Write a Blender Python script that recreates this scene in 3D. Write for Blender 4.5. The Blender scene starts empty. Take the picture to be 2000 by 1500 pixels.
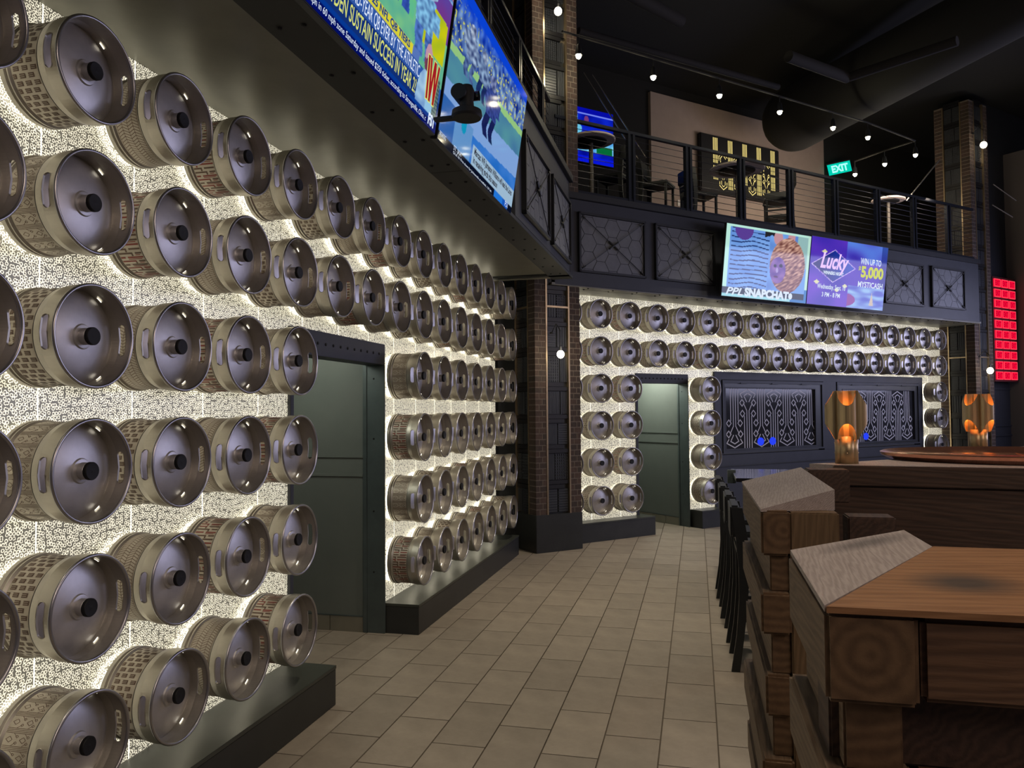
import bpy, bmesh, math, random
from math import sin, cos, pi, radians as R
from mathutils import Vector, Matrix, noise
random.seed(7)
S = bpy.context.scene
COL = S.collection
H = 1.83                                   # camera height above the floor

# ------------------------------------------------------------------ camera, world, lights
PITCH, ROLL = 0.0340, -0.0075
cd = bpy.data.cameras.new('camera'); cam = bpy.data.objects.new('camera', cd); COL.objects.link(cam)
cd.sensor_width = 36; cd.lens = 36 * 1500 / 2000; cd.clip_start = 0.05; cd.clip_end = 200
fw = Vector((0, cos(PITCH), sin(PITCH))); r0 = Vector((1, 0, 0)); u0 = r0.cross(fw)
r2 = cos(ROLL) * r0 + sin(ROLL) * u0; u2 = -sin(ROLL) * r0 + cos(ROLL) * u0
cam.matrix_world = Matrix(((r2.x, u2.x, -fw.x, 0), (r2.y, u2.y, -fw.y, 0), (r2.z, u2.z, -fw.z, H), (0, 0, 0, 1)))
S.camera = cam
W = bpy.data.worlds.new('room_air'); S.world = W; W.use_nodes = True
W.node_tree.nodes['Background'].inputs[0].default_value = (0.74, 0.72, 0.92, 1)
W.node_tree.nodes['Background'].inputs[1].default_value = 0.034
S.view_settings.view_transform = 'Standard'; S.view_settings.look = 'None'
S.view_settings.gamma = 1; S.view_settings.use_curve_mapping = False; S.view_settings.exposure = 0.32
S.cycles.max_bounces = 5; S.cycles.diffuse_bounces = 3; S.cycles.glossy_bounces = 3; S.cycles.transmission_bounces = 2; S.cycles.caustics_reflective = False

def area(name, loc, target, sx, sy, power, color):
    l = bpy.data.lights.new(name, 'AREA'); l.shape = 'RECTANGLE'; l.size = sx; l.size_y = sy; l.energy = power; l.color = color
    o = bpy.data.objects.new(name, l); COL.objects.link(o); o.location = loc
    o.rotation_euler = (Vector(target) - Vector(loc)).to_track_quat('-Z', 'Y').to_euler(); return o
def spot(name, loc, target, power, color, angle=70, blend=0.6, size=0.08):
    l = bpy.data.lights.new(name, 'SPOT'); l.energy = power; l.color = color; l.spot_size = R(angle); l.spot_blend = blend; l.shadow_soft_size = size
    o = bpy.data.objects.new(name, l); COL.objects.link(o); o.location = loc
    o.rotation_euler = (Vector(target) - Vector(loc)).to_track_quat('-Z', 'Y').to_euler(); return o
def point(name, loc, power, color, size=0.05):
    l = bpy.data.lights.new(name, 'POINT'); l.energy = power; l.color = color; l.shadow_soft_size = size
    o = bpy.data.objects.new(name, l); COL.objects.link(o); o.location = loc; return o

WARM = (1.0, 0.87, 0.68)
area('video_wall_glow', (12.5, 10.5, 3.3), (1.0, 7.0, 1.6), 9, 2.2, 235, (0.66, 0.67, 1.0))  # added unseen bluish fill for the keg fronts and window glass
area('video_wall_glow', (10.5, 2.5, 4.2), (-1.5, 4.5, 1.6), 4, 2.0, 70, (0.95, 0.78, 0.78))  # added unseen pinkish fill for the keg heads
area('hall_light', (3.5, -3.0, 5.5), (0.0, 6.0, 0.5), 3, 3, 100, (1.0, 0.80, 0.66))  # added unseen soft warm fill from behind the camera
for k, (x, y, p) in enumerate([(1.2, 2.5, 60), (0.9, 5.6, 110), (1.7, 8.2, 110), (3.6, 10.5, 90), (-0.4, 0.6, 40)]):
    spot('ceiling_spot_light', (x + 0.4, y - 0.3, 6.6), (x - 0.2, y + 0.2, 0), p * 3.5, WARM, 60, 0.8, 0.1)
spot('amber_spot_light', (2.7, 1.4, 3.9), (0.95, 1.4, 1.55), 22, (1.0, 0.50, 0.20), 42, 0.5, 0.1)
spot('amber_spot_light', (3.2, 3.0, 3.6), (2.7, 3.5, 1.6), 40, (1.0, 0.45, 0.2), 50, 0.6, 0.1)
area('balcony_light', (6.5, 14.0, 5.9), (5.5, 18.5, 4.6), 3.0, 1.0, 40, (1.0, 0.80, 0.62))

# ------------------------------------------------------------------ frames
T1, T2, TF = 0.2395, 1.0090, R(59.6)
O1 = Vector((-1.6102, 2.9596, 0)); O2 = Vector((1.2494, 10.6727, 0)); OF = Vector((1.38793, 10.45267, 0))
A1, A2 = 0.5245, 0.5386
def frame(o, t): return Matrix.Translation(o) @ Matrix.Rotation(pi / 2 - t, 4, 'Z')
F1, F2, FF = frame(O1, T1), frame(O2, T2), frame(OF, TF)
FB = frame(Vector((0, 0, 0)), R(13.5))          # bar frame: x along, -y right
# in every frame: x along the wall, -y into the room, z up from the floor

# ------------------------------------------------------------------ materials
MATS = {}
def nn(nt, t, **kw):
    n = nt.nodes.new(t)
    for k, v in kw.items():
        if k in n.inputs: n.inputs[k].default_value = v
        else: setattr(n, k, v)
    return n
def mat(name, col, rough=0.6, metal=0.0, var=0.0, scale=8, bump=0.0, emit=None, es=0.0, stretch=None, spec=None, coat=0):
    if name in MATS: return MATS[name]
    m = bpy.data.materials.new(name); m.use_nodes = True; nt = m.node_tree; b = nt.nodes['Principled BSDF']
    b.inputs['Base Color'].default_value = (*col, 1); b.inputs['Roughness'].default_value = rough; b.inputs['Metallic'].default_value = metal
    if spec is not None: b.inputs['Specular IOR Level'].default_value = spec
    if coat: b.inputs['Coat Weight'].default_value = coat; b.inputs['Coat Roughness'].default_value = 0.15
    if emit: b.inputs['Emission Color'].default_value = (*emit, 1); b.inputs['Emission Strength'].default_value = es
    if var or bump:
        tc = nt.nodes.new('ShaderNodeTexCoord'); mp = nt.nodes.new('ShaderNodeMapping'); nt.links.new(tc.outputs['Object'], mp.inputs[0])
        if stretch: mp.inputs['Scale'].default_value = stretch
        nz = nn(nt, 'ShaderNodeTexNoise', Scale=scale, Detail=5.0, Roughness=0.6); nt.links.new(mp.outputs[0], nz.inputs['Vector'])
        if var:
            cr = nt.nodes.new('ShaderNodeValToRGB'); e = cr.color_ramp.elements
            e[0].position = 0.3; e[1].position = 0.7
            e[0].color = (*[max(0, c * (1 - var)) for c in col], 1); e[1].color = (*[min(1, c * (1 + var)) for c in col], 1)
            nt.links.new(nz.outputs['Fac'], cr.inputs[0]); nt.links.new(cr.outputs[0], b.inputs['Base Color'])
        if bump:
            bp = nn(nt, 'ShaderNodeBump', Strength=bump, Distance=0.01); nt.links.new(nz.outputs['Fac'], bp.inputs['Height']); nt.links.new(bp.outputs[0], b.inputs['Normal'])
    MATS[name] = m; return m
def glow(name, col, s):
    if name in MATS: return MATS[name]
    m = bpy.data.materials.new(name); m.use_nodes = True; nt = m.node_tree; nt.nodes.clear()
    e = nn(nt, 'ShaderNodeEmission', Strength=s); e.inputs[0].default_value = (*col, 1); o = nt.nodes.new('ShaderNodeOutputMaterial')
    nt.links.new(e.outputs[0], o.inputs[0]); MATS[name] = m; return m

M_STEEL = mat('keg_steel', (0.46, 0.43, 0.375), 0.42, 0.80, 0.06, 14, 0.03)
M_HEAD = mat('keg_head_steel', (0.56, 0.54, 0.54), 0.44, 0.75, 0.06, 22, 0.02)
M_RIM = mat('keg_rim_steel', (0.42, 0.41, 0.42), 0.30, 0.95)
M_BANDBASE = mat('keg_band_tan', (0.46, 0.41, 0.34), 0.5, 0.3, 0.08, 20)
M_BROWN = mat('keg_print_brown', (0.10, 0.055, 0.035), 0.6)
M_MIDBROWN = mat('keg_print_light_brown', (0.12, 0.068, 0.045), 0.6)
M_RED = mat('keg_print_red', (0.22, 0.035, 0.025), 0.6)
M_BLACK = mat('black_rubber', (0.009, 0.009, 0.010), 0.6, spec=0.3)
M_DARK = mat('charcoal_paint', (0.026, 0.028, 0.028), 0.42, 0.0, 0.15, 5)
M_NAVY = mat('dark_blue_grey_paint', (0.030, 0.033, 0.043), 0.55, 0.0, 0.12, 5)
M_OLIVE = mat('soffit_grey_paint', (0.175, 0.170, 0.140), 0.42, 0.1, 0.10, 4)
M_LEDGE = mat('ledge_green_grey_paint', (0.045, 0.050, 0.042), 0.38, 0.0, 0.12, 5)
M_TEAL = mat('teal_grey_steel', (0.090, 0.115, 0.115), 0.40, 0.2, 0.15, 6)
M_CORR = mat('corridor_green_grey_paint', (0.15, 0.17, 0.155), 0.6, 0.0, 0.05, 4)
M_TILEBASE = mat('corridor_base_tile', (0.22, 0.205, 0.16), 0.5, 0.0, 0.1, 6)
M_BLACKM = mat('black_metal', (0.010, 0.011, 0.014), 0.5, 0.1)
M_FLANGE = mat('beam_black_paint', (0.020, 0.022, 0.023), 0.65, 0.0, 0.1, 5)
M_RAIL = mat('rail_black_metal', (0.020, 0.024, 0.036), 0.35, 0.4)
M_CEIL = mat('black_ceiling_paint', (0.0065, 0.0065, 0.0065), 0.95)
M_PIPE = mat('dark_pipe_paint', (0.014, 0.013, 0.012), 0.85)
M_DUCT = mat('dark_duct_wrap', (0.006, 0.006, 0.006), 0.95)
M_BRASS = mat('aged_brass', (0.52, 0.40, 0.25), 0.33, 0.9, 0.1, 10)
M_LAMP = mat('brushed_brass', (0.46, 0.345, 0.20), 0.40, 0.8, 0.12, 30, 0.0, None, 0, (1, 1, 0.05))
M_LAMPIN = mat('lamp_inner_brass', (0.85, 0.48, 0.20), 0.5, 0.3)
M_MORTAR = mat('brick_mortar', (0.165, 0.135, 0.11), 0.9, 0, 0.2, 30)
M_BRICK = [mat('brick_red_%s' % n, c, 0.85, 0, 0.25, 25, 0.3) for n, c in
           (('dark', (0.052, 0.033, 0.026)), ('mid', (0.070, 0.043, 0.033)), ('brown', (0.046, 0.032, 0.026)))]
M_HEX = mat('hexagon_panel_grey', (0.15, 0.157, 0.172), 0.55, 0.1, 0.12, 9)
M_HEXBACK = mat('hexagon_joint_dark', (0.035, 0.037, 0.043), 0.6)
M_BEIGE = mat('beige_wall_paint', (0.30, 0.235, 0.195), 0.8, 0, 0.05, 6)
M_TABLETOP = mat('table_ring_laminate', (0.55, 0.47, 0.44), 0.5)
M_COPPER = mat('hammered_copper', (0.80, 0.42, 0.30), 0.24, 0.95, 0.1, 20, 0.05)
M_CHAIR = mat('black_stained_wood', (0.012, 0.014, 0.016), 0.38)
M_COUNTER = mat('black_gloss_counter', (0.02, 0.02, 0.022), 0.08, 0.0, coat=1.0)
M_GLASS = mat('dark_window_glass', (0.030, 0.031, 0.036), 0.10, 0.0)
M_FROST = mat('frosted_line', (0.70, 0.69, 0.74), 0.5)
M_LILAC = mat('window_blind_lilac', (0.20, 0.21, 0.33), 0.5)
M_WHITE = mat('white_plastic', (0.6, 0.58, 0.55), 0.5)
M_CABLE = mat('steel_cable', (0.035, 0.035, 0.045), 0.35, 0.8)
M_ROD = mat('thin_chrome', (0.45, 0.42, 0.38), 0.25, 0.9)
G_GAP = glow('panel_backlight', (1.0, 0.93, 0.72), 1.5)
G_RING = glow('keg_led_strip', (1.0, 0.92, 0.70), 7.5)
G_GLOBE = glow('globe_bulb_light', (1.0, 0.90, 0.66), 9.0)
G_TRACK = glow('track_bulb_light', (1.0, 0.92, 0.62), 30.0)
G_YEL = glow('yellow_neon', (1.0, 0.80, 0.28), 0.85)
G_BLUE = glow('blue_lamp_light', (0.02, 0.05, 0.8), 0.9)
G_RED = glow('red_led', (1.0, 0.004, 0.04), 0.85)
G_REDD = glow('dark_red_led', (0.35, 0.0, 0.02), 0.8)
G_PINK = glow('pink_led_edge', (1.0, 0.08, 0.12), 0.8)
G_TEAL = glow('teal_exit_light', (0.0, 0.55, 0.40), 0.9)
G_MINT = glow('mint_exit_light', (0.35, 1.0, 0.8), 1.0)
G_AMBER = glow('amber_bulb_light', (1.0, 0.50, 0.16), 60.0)
G_CREAMLINE = glow('cream_led_edge', (1.0, 0.94, 0.78), 2.2)  # glow painted into the keg drain slots, which hold no lamp

def panel_mat():
    m = bpy.data.materials.new('backlit_ring_panel'); m.use_nodes = True; nt = m.node_tree; b = nt.nodes['Principled BSDF']; L = nt.links.new
    tc = nt.nodes.new('ShaderNodeTexCoord'); sp = nt.nodes.new('ShaderNodeSeparateXYZ'); L(tc.outputs['Object'], sp.inputs[0])
    cb = nt.nodes.new('ShaderNodeCombineXYZ'); L(sp.outputs['X'], cb.inputs[0]); L(sp.outputs['Z'], cb.inputs[1])
    v = nn(nt, 'ShaderNodeTexVoronoi', voronoi_dimensions='2D', Scale=58.0, Randomness=0.6); L(cb.outputs[0], v.inputs['Vector'])
    s = nn(nt, 'ShaderNodeMath', operation='SUBTRACT'); L(v.outputs['Distance'], s.inputs[0]); s.inputs[1].default_value = 0.36
    a = nn(nt, 'ShaderNodeMath', operation='ABSOLUTE'); L(s.outputs[0], a.inputs[0])
    nz = nn(nt, 'ShaderNodeTexNoise', Scale=120.0, Detail=1.0); L(cb.outputs[0], nz.inputs['Vector'])
    md = nn(nt, 'ShaderNodeMath', operation='MULTIPLY_ADD'); L(nz.outputs['Fac'], md.inputs[0]); md.inputs[1].default_value = 0.26; md.inputs[2].default_value = -0.125
    ad = nn(nt, 'ShaderNodeMath', operation='ADD'); L(a.outputs[0], ad.inputs[0]); L(md.outputs[0], ad.inputs[1])
    cr = nt.nodes.new('ShaderNodeValToRGB'); e = cr.color_ramp.elements
    e[0].position = 0.055; e[0].color = (1, 1, 1, 1); e[1].position = 0.13; e[1].color = (0, 0, 0, 1); L(ad.outputs[0], cr.inputs[0])
    mx = nn(nt, 'ShaderNodeMix', data_type='RGBA'); L(cr.outputs[0], mx.inputs['Factor'])
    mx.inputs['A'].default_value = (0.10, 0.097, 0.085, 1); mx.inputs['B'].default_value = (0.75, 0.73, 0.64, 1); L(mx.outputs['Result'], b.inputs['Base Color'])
    es = nn(nt, 'ShaderNodeMath', operation='MULTIPLY_ADD'); L(cr.outputs[0], es.inputs[0]); es.inputs[1].default_value = 0.74; es.inputs[2].default_value = 0.10
    b.inputs['Emission Color'].default_value = (1.0, 0.92, 0.70, 1); L(es.outputs[0], b.inputs['Emission Strength'])
    b.inputs['Roughness'].default_value = 0.30; b.inputs['Metallic'].default_value = 0.15
    return m
M_PANEL = panel_mat()

def tile_mat(name, col):
    if name in MATS: return MATS[name]
    m = bpy.data.materials.new(name); m.use_nodes = True; nt = m.node_tree; b = nt.nodes['Principled BSDF']; L = nt.links.new
    tc = nt.nodes.new('ShaderNodeTexCoord')
    n1 = nn(nt, 'ShaderNodeTexNoise', Scale=3.5, Detail=6.0, Roughness=0.7); L(tc.outputs['Object'], n1.inputs['Vector'])
    oi = nt.nodes.new('ShaderNodeObjectInfo')
    cr = nt.nodes.new('ShaderNodeValToRGB'); e = cr.color_ramp.elements; e[0].position = 0.3; e[1].position = 0.72
    e[0].color = (*[c * 0.80 for c in col], 1); e[1].color = (*[c * 1.14 for c in col], 1); L(n1.outputs['Fac'], cr.inputs[0])
    mr = nn(nt, 'ShaderNodeMapRange'); L(oi.outputs['Random'], mr.inputs['Value']); mr.inputs['To Min'].default_value = 0.88; mr.inputs['To Max'].default_value = 1.08
    mu = nn(nt, 'ShaderNodeMix', data_type='RGBA', blend_type='MULTIPLY'); mu.inputs['Factor'].default_value = 1
    L(cr.outputs[0], mu.inputs['A']); L(mr.outputs[0], mu.inputs['B']); L(mu.outputs['Result'], b.inputs['Base Color'])
    b.inputs['Roughness'].default_value = 0.55
    n2 = nn(nt, 'ShaderNodeTexNoise', Scale=60.0, Detail=3.0); L(tc.outputs['Object'], n2.inputs['Vector'])
    bp = nn(nt, 'ShaderNodeBump', Strength=0.15, Distance=0.004); L(n2.outputs['Fac'], bp.inputs['Height']); L(bp.outputs[0], b.inputs['Normal'])
    MATS[name] = m; return m
M_TILE = tile_mat('stone_floor_tile', (0.29, 0.248, 0.20))
M_GROUT = mat('floor_grout', (0.13, 0.105, 0.08), 0.9)

def wood(name, c1, c2, axis='x', ring=False, rough=0.6, dark_spots=None, fine=1.0):
    if name in MATS: return MATS[name]
    m = bpy.data.materials.new(name); m.use_nodes = True; nt = m.node_tree; b = nt.nodes['Principled BSDF']; L = nt.links.new
    tc = nt.nodes.new('ShaderNodeTexCoord'); mp = nt.nodes.new('ShaderNodeMapping'); L(tc.outputs['Object'], mp.inputs[0])
    sc = {'x': (0.8, 9, 9), 'y': (9, 0.8, 9), 'z': (9, 9, 0.8)}[axis]
    if ring: sc = (5, 5, 5); mp.inputs['Location'].default_value = (0, 0.25 * 5, -(H - 0.375) * 5)
    mp.inputs['Scale'].default_value = sc
    if ring:
        w = nn(nt, 'ShaderNodeTexWave', wave_type='RINGS', Scale=2.4, Distortion=5.0, Detail=3.0); w.rings_direction = axis.upper()
    else:
        w = nn(nt, 'ShaderNodeTexWave', wave_type='BANDS', Scale=4.0 * fine, Distortion=9.0, Detail=4.0); w.bands_direction = 'DIAGONAL'
    L(mp.outputs[0], w.inputs['Vector'])
    n = nn(nt, 'ShaderNodeTexNoise', Scale=6.0, Detail=6.0, Roughness=0.7); L(mp.outputs[0], n.inputs['Vector'])
    mx = nn(nt, 'ShaderNodeMix', data_type='FLOAT'); mx.inputs['Factor'].default_value = 0.72; L(w.outputs['Fac'], mx.inputs['A']); L(n.outputs['Fac'], mx.inputs['B'])
    cr = nt.nodes.new('ShaderNodeValToRGB'); e = cr.color_ramp.elements; e[0].position = 0.2; e[1].position = 0.8
    e[0].color = (*c1, 1); e[1].color = (*c2, 1); L(mx.outputs['Result'], cr.inputs[0])
    out = cr.outputs[0]
    for st in (dark_spots or []):  # each entry blends a darker oval into the wood colour
        px, py, pz, rx, ry, sc_ = st
        m2 = nt.nodes.new('ShaderNodeMapping'); L(tc.outputs['Object'], m2.inputs[0]); m2.inputs['Scale'].default_value = (1 / rx, 1 / ry, 1 / 0.3)
        m2.inputs['Location'].default_value = (-px / rx, -py / ry, -pz / 0.3)
        ln = nn(nt, 'ShaderNodeVectorMath', operation='LENGTH'); L(m2.outputs[0], ln.inputs[0])
        r_ = nt.nodes.new('ShaderNodeValToRGB'); ee = r_.color_ramp.elements; ee[0].position = 0.25; ee[0].color = (sc_, sc_, sc_, 1); ee[1].position = 1.0; ee[1].color = (0, 0, 0, 1)
        L(ln.outputs['Value'], r_.inputs[0])
        mm = nn(nt, 'ShaderNodeMix', data_type='RGBA'); L(r_.outputs[0], mm.inputs['Factor']); L(out, mm.inputs['A']); mm.inputs['B'].default_value = (0.035, 0.030, 0.030, 1); out = mm.outputs['Result']
    L(out, b.inputs['Base Color']); b.inputs['Roughness'].default_value = rough
    bp = nn(nt, 'ShaderNodeBump', Strength=0.25, Distance=0.004); L(mx.outputs['Result'], bp.inputs['Height']); L(bp.outputs[0], b.inputs['Normal'])
    MATS[name] = m; return m
WD = dict(side=wood('timber_side', (0.085, 0.050, 0.028), (0.20, 0.135, 0.085)),
          end=wood('timber_end_grain', (0.060, 0.030, 0.013), (0.15, 0.085, 0.042), 'x', True),
          post=wood('timber_post_grain', (0.085, 0.050, 0.022), (0.17, 0.105, 0.055), 'z'),
          grey=wood('weathered_coping_wood', (0.245, 0.200, 0.188), (0.41, 0.350, 0.335), 'x', fine=2.2, dark_spots=[(1.67, -0.33, H - 0.28, 0.06, 0.11, 0.6)]),  # paler and greyer than the beam sides
          board=wood('dark_board_wood', (0.030, 0.016, 0.011), (0.085, 0.045, 0.030), 'x', fine=0.7),
          orange=wood('varnished_orange_wood', (0.18, 0.083, 0.036), (0.30, 0.150, 0.070), 'y', rough=0.45, dark_spots=[(1.375, -0.415, H - 0.28, 0.055, 0.10, 0.85)]),  # warm lamp light partly put into the wood colour
          face=wood('timber_front_face', (0.060, 0.028, 0.014), (0.145, 0.075, 0.040), 'y'))

# ------------------------------------------------------------------ mesh helpers
def link(name, me, m=None, mw=None, parent=None, smooth=False):
    o = bpy.data.objects.new(name, me); COL.objects.link(o)
    if m is not None:
        for x in (m if isinstance(m, (list, tuple)) else [m]): me.materials.append(x)
    if smooth:
        for p in me.polygons: p.use_smooth = True
    if parent is not None: o.parent = parent
    if mw is not None: o.matrix_local = mw if parent is None else mw
    return o
class B:
    """collects verts and faces in one mesh"""
    def __init__(s): s.v = []; s.f = []; s.mi = []; s.cur = 0
    def quad(s, *p):
        n = len(s.v); s.v += [tuple(q) for q in p]; s.f.append(tuple(range(n, n + len(p)))); s.mi.append(s.cur); return s
    def box(s, x0, x1, y0, y1, z0, z1, bev=0.0):
        if x0 > x1: x0, x1 = x1, x0
        if y0 > y1: y0, y1 = y1, y0
        if z0 > z1: z0, z1 = z1, z0
        n = len(s.v); s.v += [(x, y, z) for x in (x0, x1) for y in (y0, y1) for z in (z0, z1)]
        for f in ((0, 1, 3, 2), (4, 6, 7, 5), (0, 4, 5, 1), (2, 3, 7, 6), (0, 2, 6, 4), (1, 5, 7, 3)):
            s.f.append(tuple(n + i for i in f)); s.mi.append(s.cur)
        return s
    def prism(s, poly, z0, z1, ztop=None):
        """poly: list of (x, y); ztop: list of top heights"""
        k = len(poly); n = len(s.v); a = sum(poly[i][0] * poly[(i + 1) % k][1] - poly[(i + 1) % k][0] * poly[i][1] for i in range(k))
        tz = ztop or [z1] * k
        if a < 0: poly = poly[::-1]; tz = tz[::-1]
        s.v += [(x, y, z0) for x, y in poly] + [(x, y, tz[i]) for i, (x, y) in enumerate(poly)]
        s.f.append(tuple(n + k - 1 - i for i in range(k))); s.f.append(tuple(n + k + i for i in range(k))); s.mi += [s.cur] * 2
        for i in range(k):
            j = (i + 1) % k; s.f.append((n + i, n + j, n + k + j, n + k + i)); s.mi.append(s.cur)
        return s
    def tube(s, a, b, r, seg=10, r2=None, cap=True):
        a = Vector(a); b = Vector(b); d = (b - a).normalized(); u = d.orthogonal().normalized(); w = d.cross(u); r2 = r if r2 is None else r2; n = len(s.v)
        for P, rr in ((a, r), (b, r2)):
            s.v += [tuple(P + rr * (cos(t) * u + sin(t) * w)) for t in [2 * pi * i / seg for i in range(seg)]]
        for i in range(seg):
            j = (i + 1) % seg; s.f.append((n + i, n + j, n + seg + j, n + seg + i)); s.mi.append(s.cur)
        if cap: s.f.append(tuple(n + seg - 1 - i for i in range(seg))); s.f.append(tuple(n + seg + i for i in range(seg))); s.mi += [s.cur] * 2
        return s
    def path(s, pts, r, seg=8):
        for a, b in zip(pts[:-1], pts[1:]): s.tube(a, b, r, seg)
        return s
    def lathe(s, prof, seg=32, axis='z', c=(0, 0, 0), sweep=2 * pi):
        """prof: list of (r, h)"""
        n = len(s.v); k = len(prof); full = abs(sweep - 2 * pi) < 1e-6; ns = seg if full else seg + 1
        for i in range(ns):
            t = sweep * i / seg
            for r, h in prof:
                p = (r * cos(t), r * sin(t), h) if axis == 'z' else ((r * cos(t), h, r * sin(t)) if axis == 'y' else (h, r * cos(t), r * sin(t)))
                s.v.append((p[0] + c[0], p[1] + c[1], p[2] + c[2]))
        for i in range(seg):
            j = (i + 1) % ns
            for q in range(k - 1):
                f = (n + i * k + q, n + j * k + q, n + j * k + q + 1, n + i * k + q + 1)
                s.f.append(f if axis != 'y' else f[::-1]); s.mi.append(s.cur)
        return s
    def sphere(s, c, r, seg=16, rings=10, sc=(1, 1, 1)):
        n = len(s.v)
        for i in range(rings + 1):
            a = pi * i / rings
            for j in range(seg):
                t = 2 * pi * j / seg; s.v.append((c[0] + sc[0] * r * sin(a) * cos(t), c[1] + sc[1] * r * sin(a) * sin(t), c[2] + sc[2] * r * cos(a)))
        for i in range(rings):
            for j in range(seg):
                k = (j + 1) % seg; s.f.append((n + i * seg + j, n + (i + 1) * seg + j, n + (i + 1) * seg + k, n + i * seg + k)); s.mi.append(s.cur)
        return s
    def mesh(s, name):
        me = bpy.data.meshes.new(name); me.from_pydata(s.v, [], s.f); 
        if any(s.mi): me.polygons.foreach_set('material_index', s.mi)
        me.update(); return me
    def build(s, name, m, mw=None, parent=None, smooth=False, bevel=0):
        me = s.mesh(name)
        if bevel:
            bm = bmesh.new(); bm.from_mesh(me); bmesh.ops.remove_doubles(bm, verts=bm.verts, dist=1e-6)
            bmesh.ops.bevel(bm, geom=[e for e in bm.edges if len(e.link_faces) == 2 and e.calc_face_angle(0) > 0.5], offset=bevel, segments=2, affect='EDGES', clamp_overlap=True)
            bm.to_mesh(me); bm.free()
        o = link(name, me, m, mw, parent)
        if smooth:
            me.polygons.foreach_set('use_smooth', [True] * len(me.polygons))
            if smooth != 2:
                try: me.set_sharp_from_angle(angle=R(35))
                except Exception: pass
        return o
def rot(m): return m.to_3x3().to_4x4()
def empty(name, mw=None, parent=None):
    o = bpy.data.objects.new(name, None); COL.objects.link(o); o.empty_display_size = 0.1
    if parent is not None: o.parent = parent
    if mw is not None: o.matrix_local = mw
    return o
def tag(o, label=None, cat=None, group=None, kind=None):
    if label: o['label'] = label
    if cat: o['category'] = cat
    if group: o['group'] = group
    if kind: o['kind'] = kind
    return o
def struct(o, label=None):
    o['kind'] = 'structure'
    if label: o['label'] = label
    return o
def copy_tree(o, parent=None):
    c = o.copy(); COL.objects.link(c)
    if parent is not None: c.parent = parent
    for ch in list(o.children): copy_tree(ch, c)
    return c
def ribbon(b, pts, w, y, closed=False):
    """flat stroke in the x-z plane at depth y, facing -y"""
    P = [Vector((p[0], 0, p[1])) for p in pts]
    if closed: P.append(P[0])
    for a, c in zip(P[:-1], P[1:]):
        d = (c - a)
        if d.length < 1e-6: continue
        d.normalize(); n = Vector((-d.z, 0, d.x)) * w / 2; e = d * w / 2
        q = [a - e - n, c + e - n, c + e + n, a - e + n]
        b.quad(*[(v.x, y, v.z) for v in q])
FITS = []
def text(body, x, z, h, mw, m, parent, y=0.0, width=None, name='lettering', align='LEFT', shear=0.0, bold=0.0):
    c = bpy.data.curves.new(name, 'FONT'); c.body = body; c.size = h / 0.70; c.align_x = align; c.shear = shear; c.offset = bold; c.resolution_u = 3
    c.materials.append(m); o = bpy.data.objects.new(name, c); COL.objects.link(o); o.parent = parent
    o.matrix_local = mw @ Matrix.Translation((x, y, z)) @ Matrix.Rotation(pi / 2, 4, 'X')
    if width: FITS.append((o, width))
    return o

# ------------------------------------------------------------------ floor
fl = struct(B().box(-7, 14, -3, 26, -0.25, -0.012).build('floor', M_GROUT))
TW, TL, G = 0.307, 0.612, 0.004
tile_me = B().box(G, TL - G, -TW + G, -G, -0.012, 0).mesh('floor_tile'); tile_me.materials.append(M_TILE)
cells = []
for j in range(-12, 60):
    for i in range(-4, 40):
        al = i * TL + (0.5 * TL if j % 2 else 0) + 0.10; pe = j * TW + 0.085
        P = FB @ Vector((al + TL / 2, -(pe + TW / 2), 0))
        if P.y < 0.2: continue
        # floor in view: in front of wall 1 ledge, left of the timber bars
        q = F1.inverted() @ P
        if -q.y < -0.62: continue
        q2 = F2.inverted() @ P
        if q2.x > -1.6 and -q2.y < -0.5: continue
        u = P.x / P.y
        if P.y < 3.0 or u < -0.62 or u > 0.36 or P.y > 16: continue
        cells.append((P.length, al, pe))
cells.sort()
for k, (d, al, pe) in enumerate(cells[:300]):
    o = bpy.data.objects.new('floor_tile', tile_me); COL.objects.link(o); o.parent = fl
    o.matrix_local = FB @ Matrix.Translation((al, -pe, 0))
# drop the singly built tiles from the joined remainder
own = {(round(c[1], 3), round(c[2], 3)) for c in cells[:300]}
rest = B()
for j in range(-14, 62):
    for i in range(-4, 40):
        al = i * TL + (0.5 * TL if j % 2 else 0) + 0.10; pe = j * TW + 0.085
        P = FB @ Vector((al + TL / 2, -(pe + TW / 2), 0))
        if (round(al, 3), round(pe, 3)) in own or not (-6.5 < P.x < 13.5 and -2.5 < P.y < 25): continue
        rest.box(al + G, al + TL - G, -pe - TW + G, -pe - G, -0.0125, 0)
tag(rest.build('floor_tile', M_TILE, FB, fl), kind='stuff')

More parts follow.
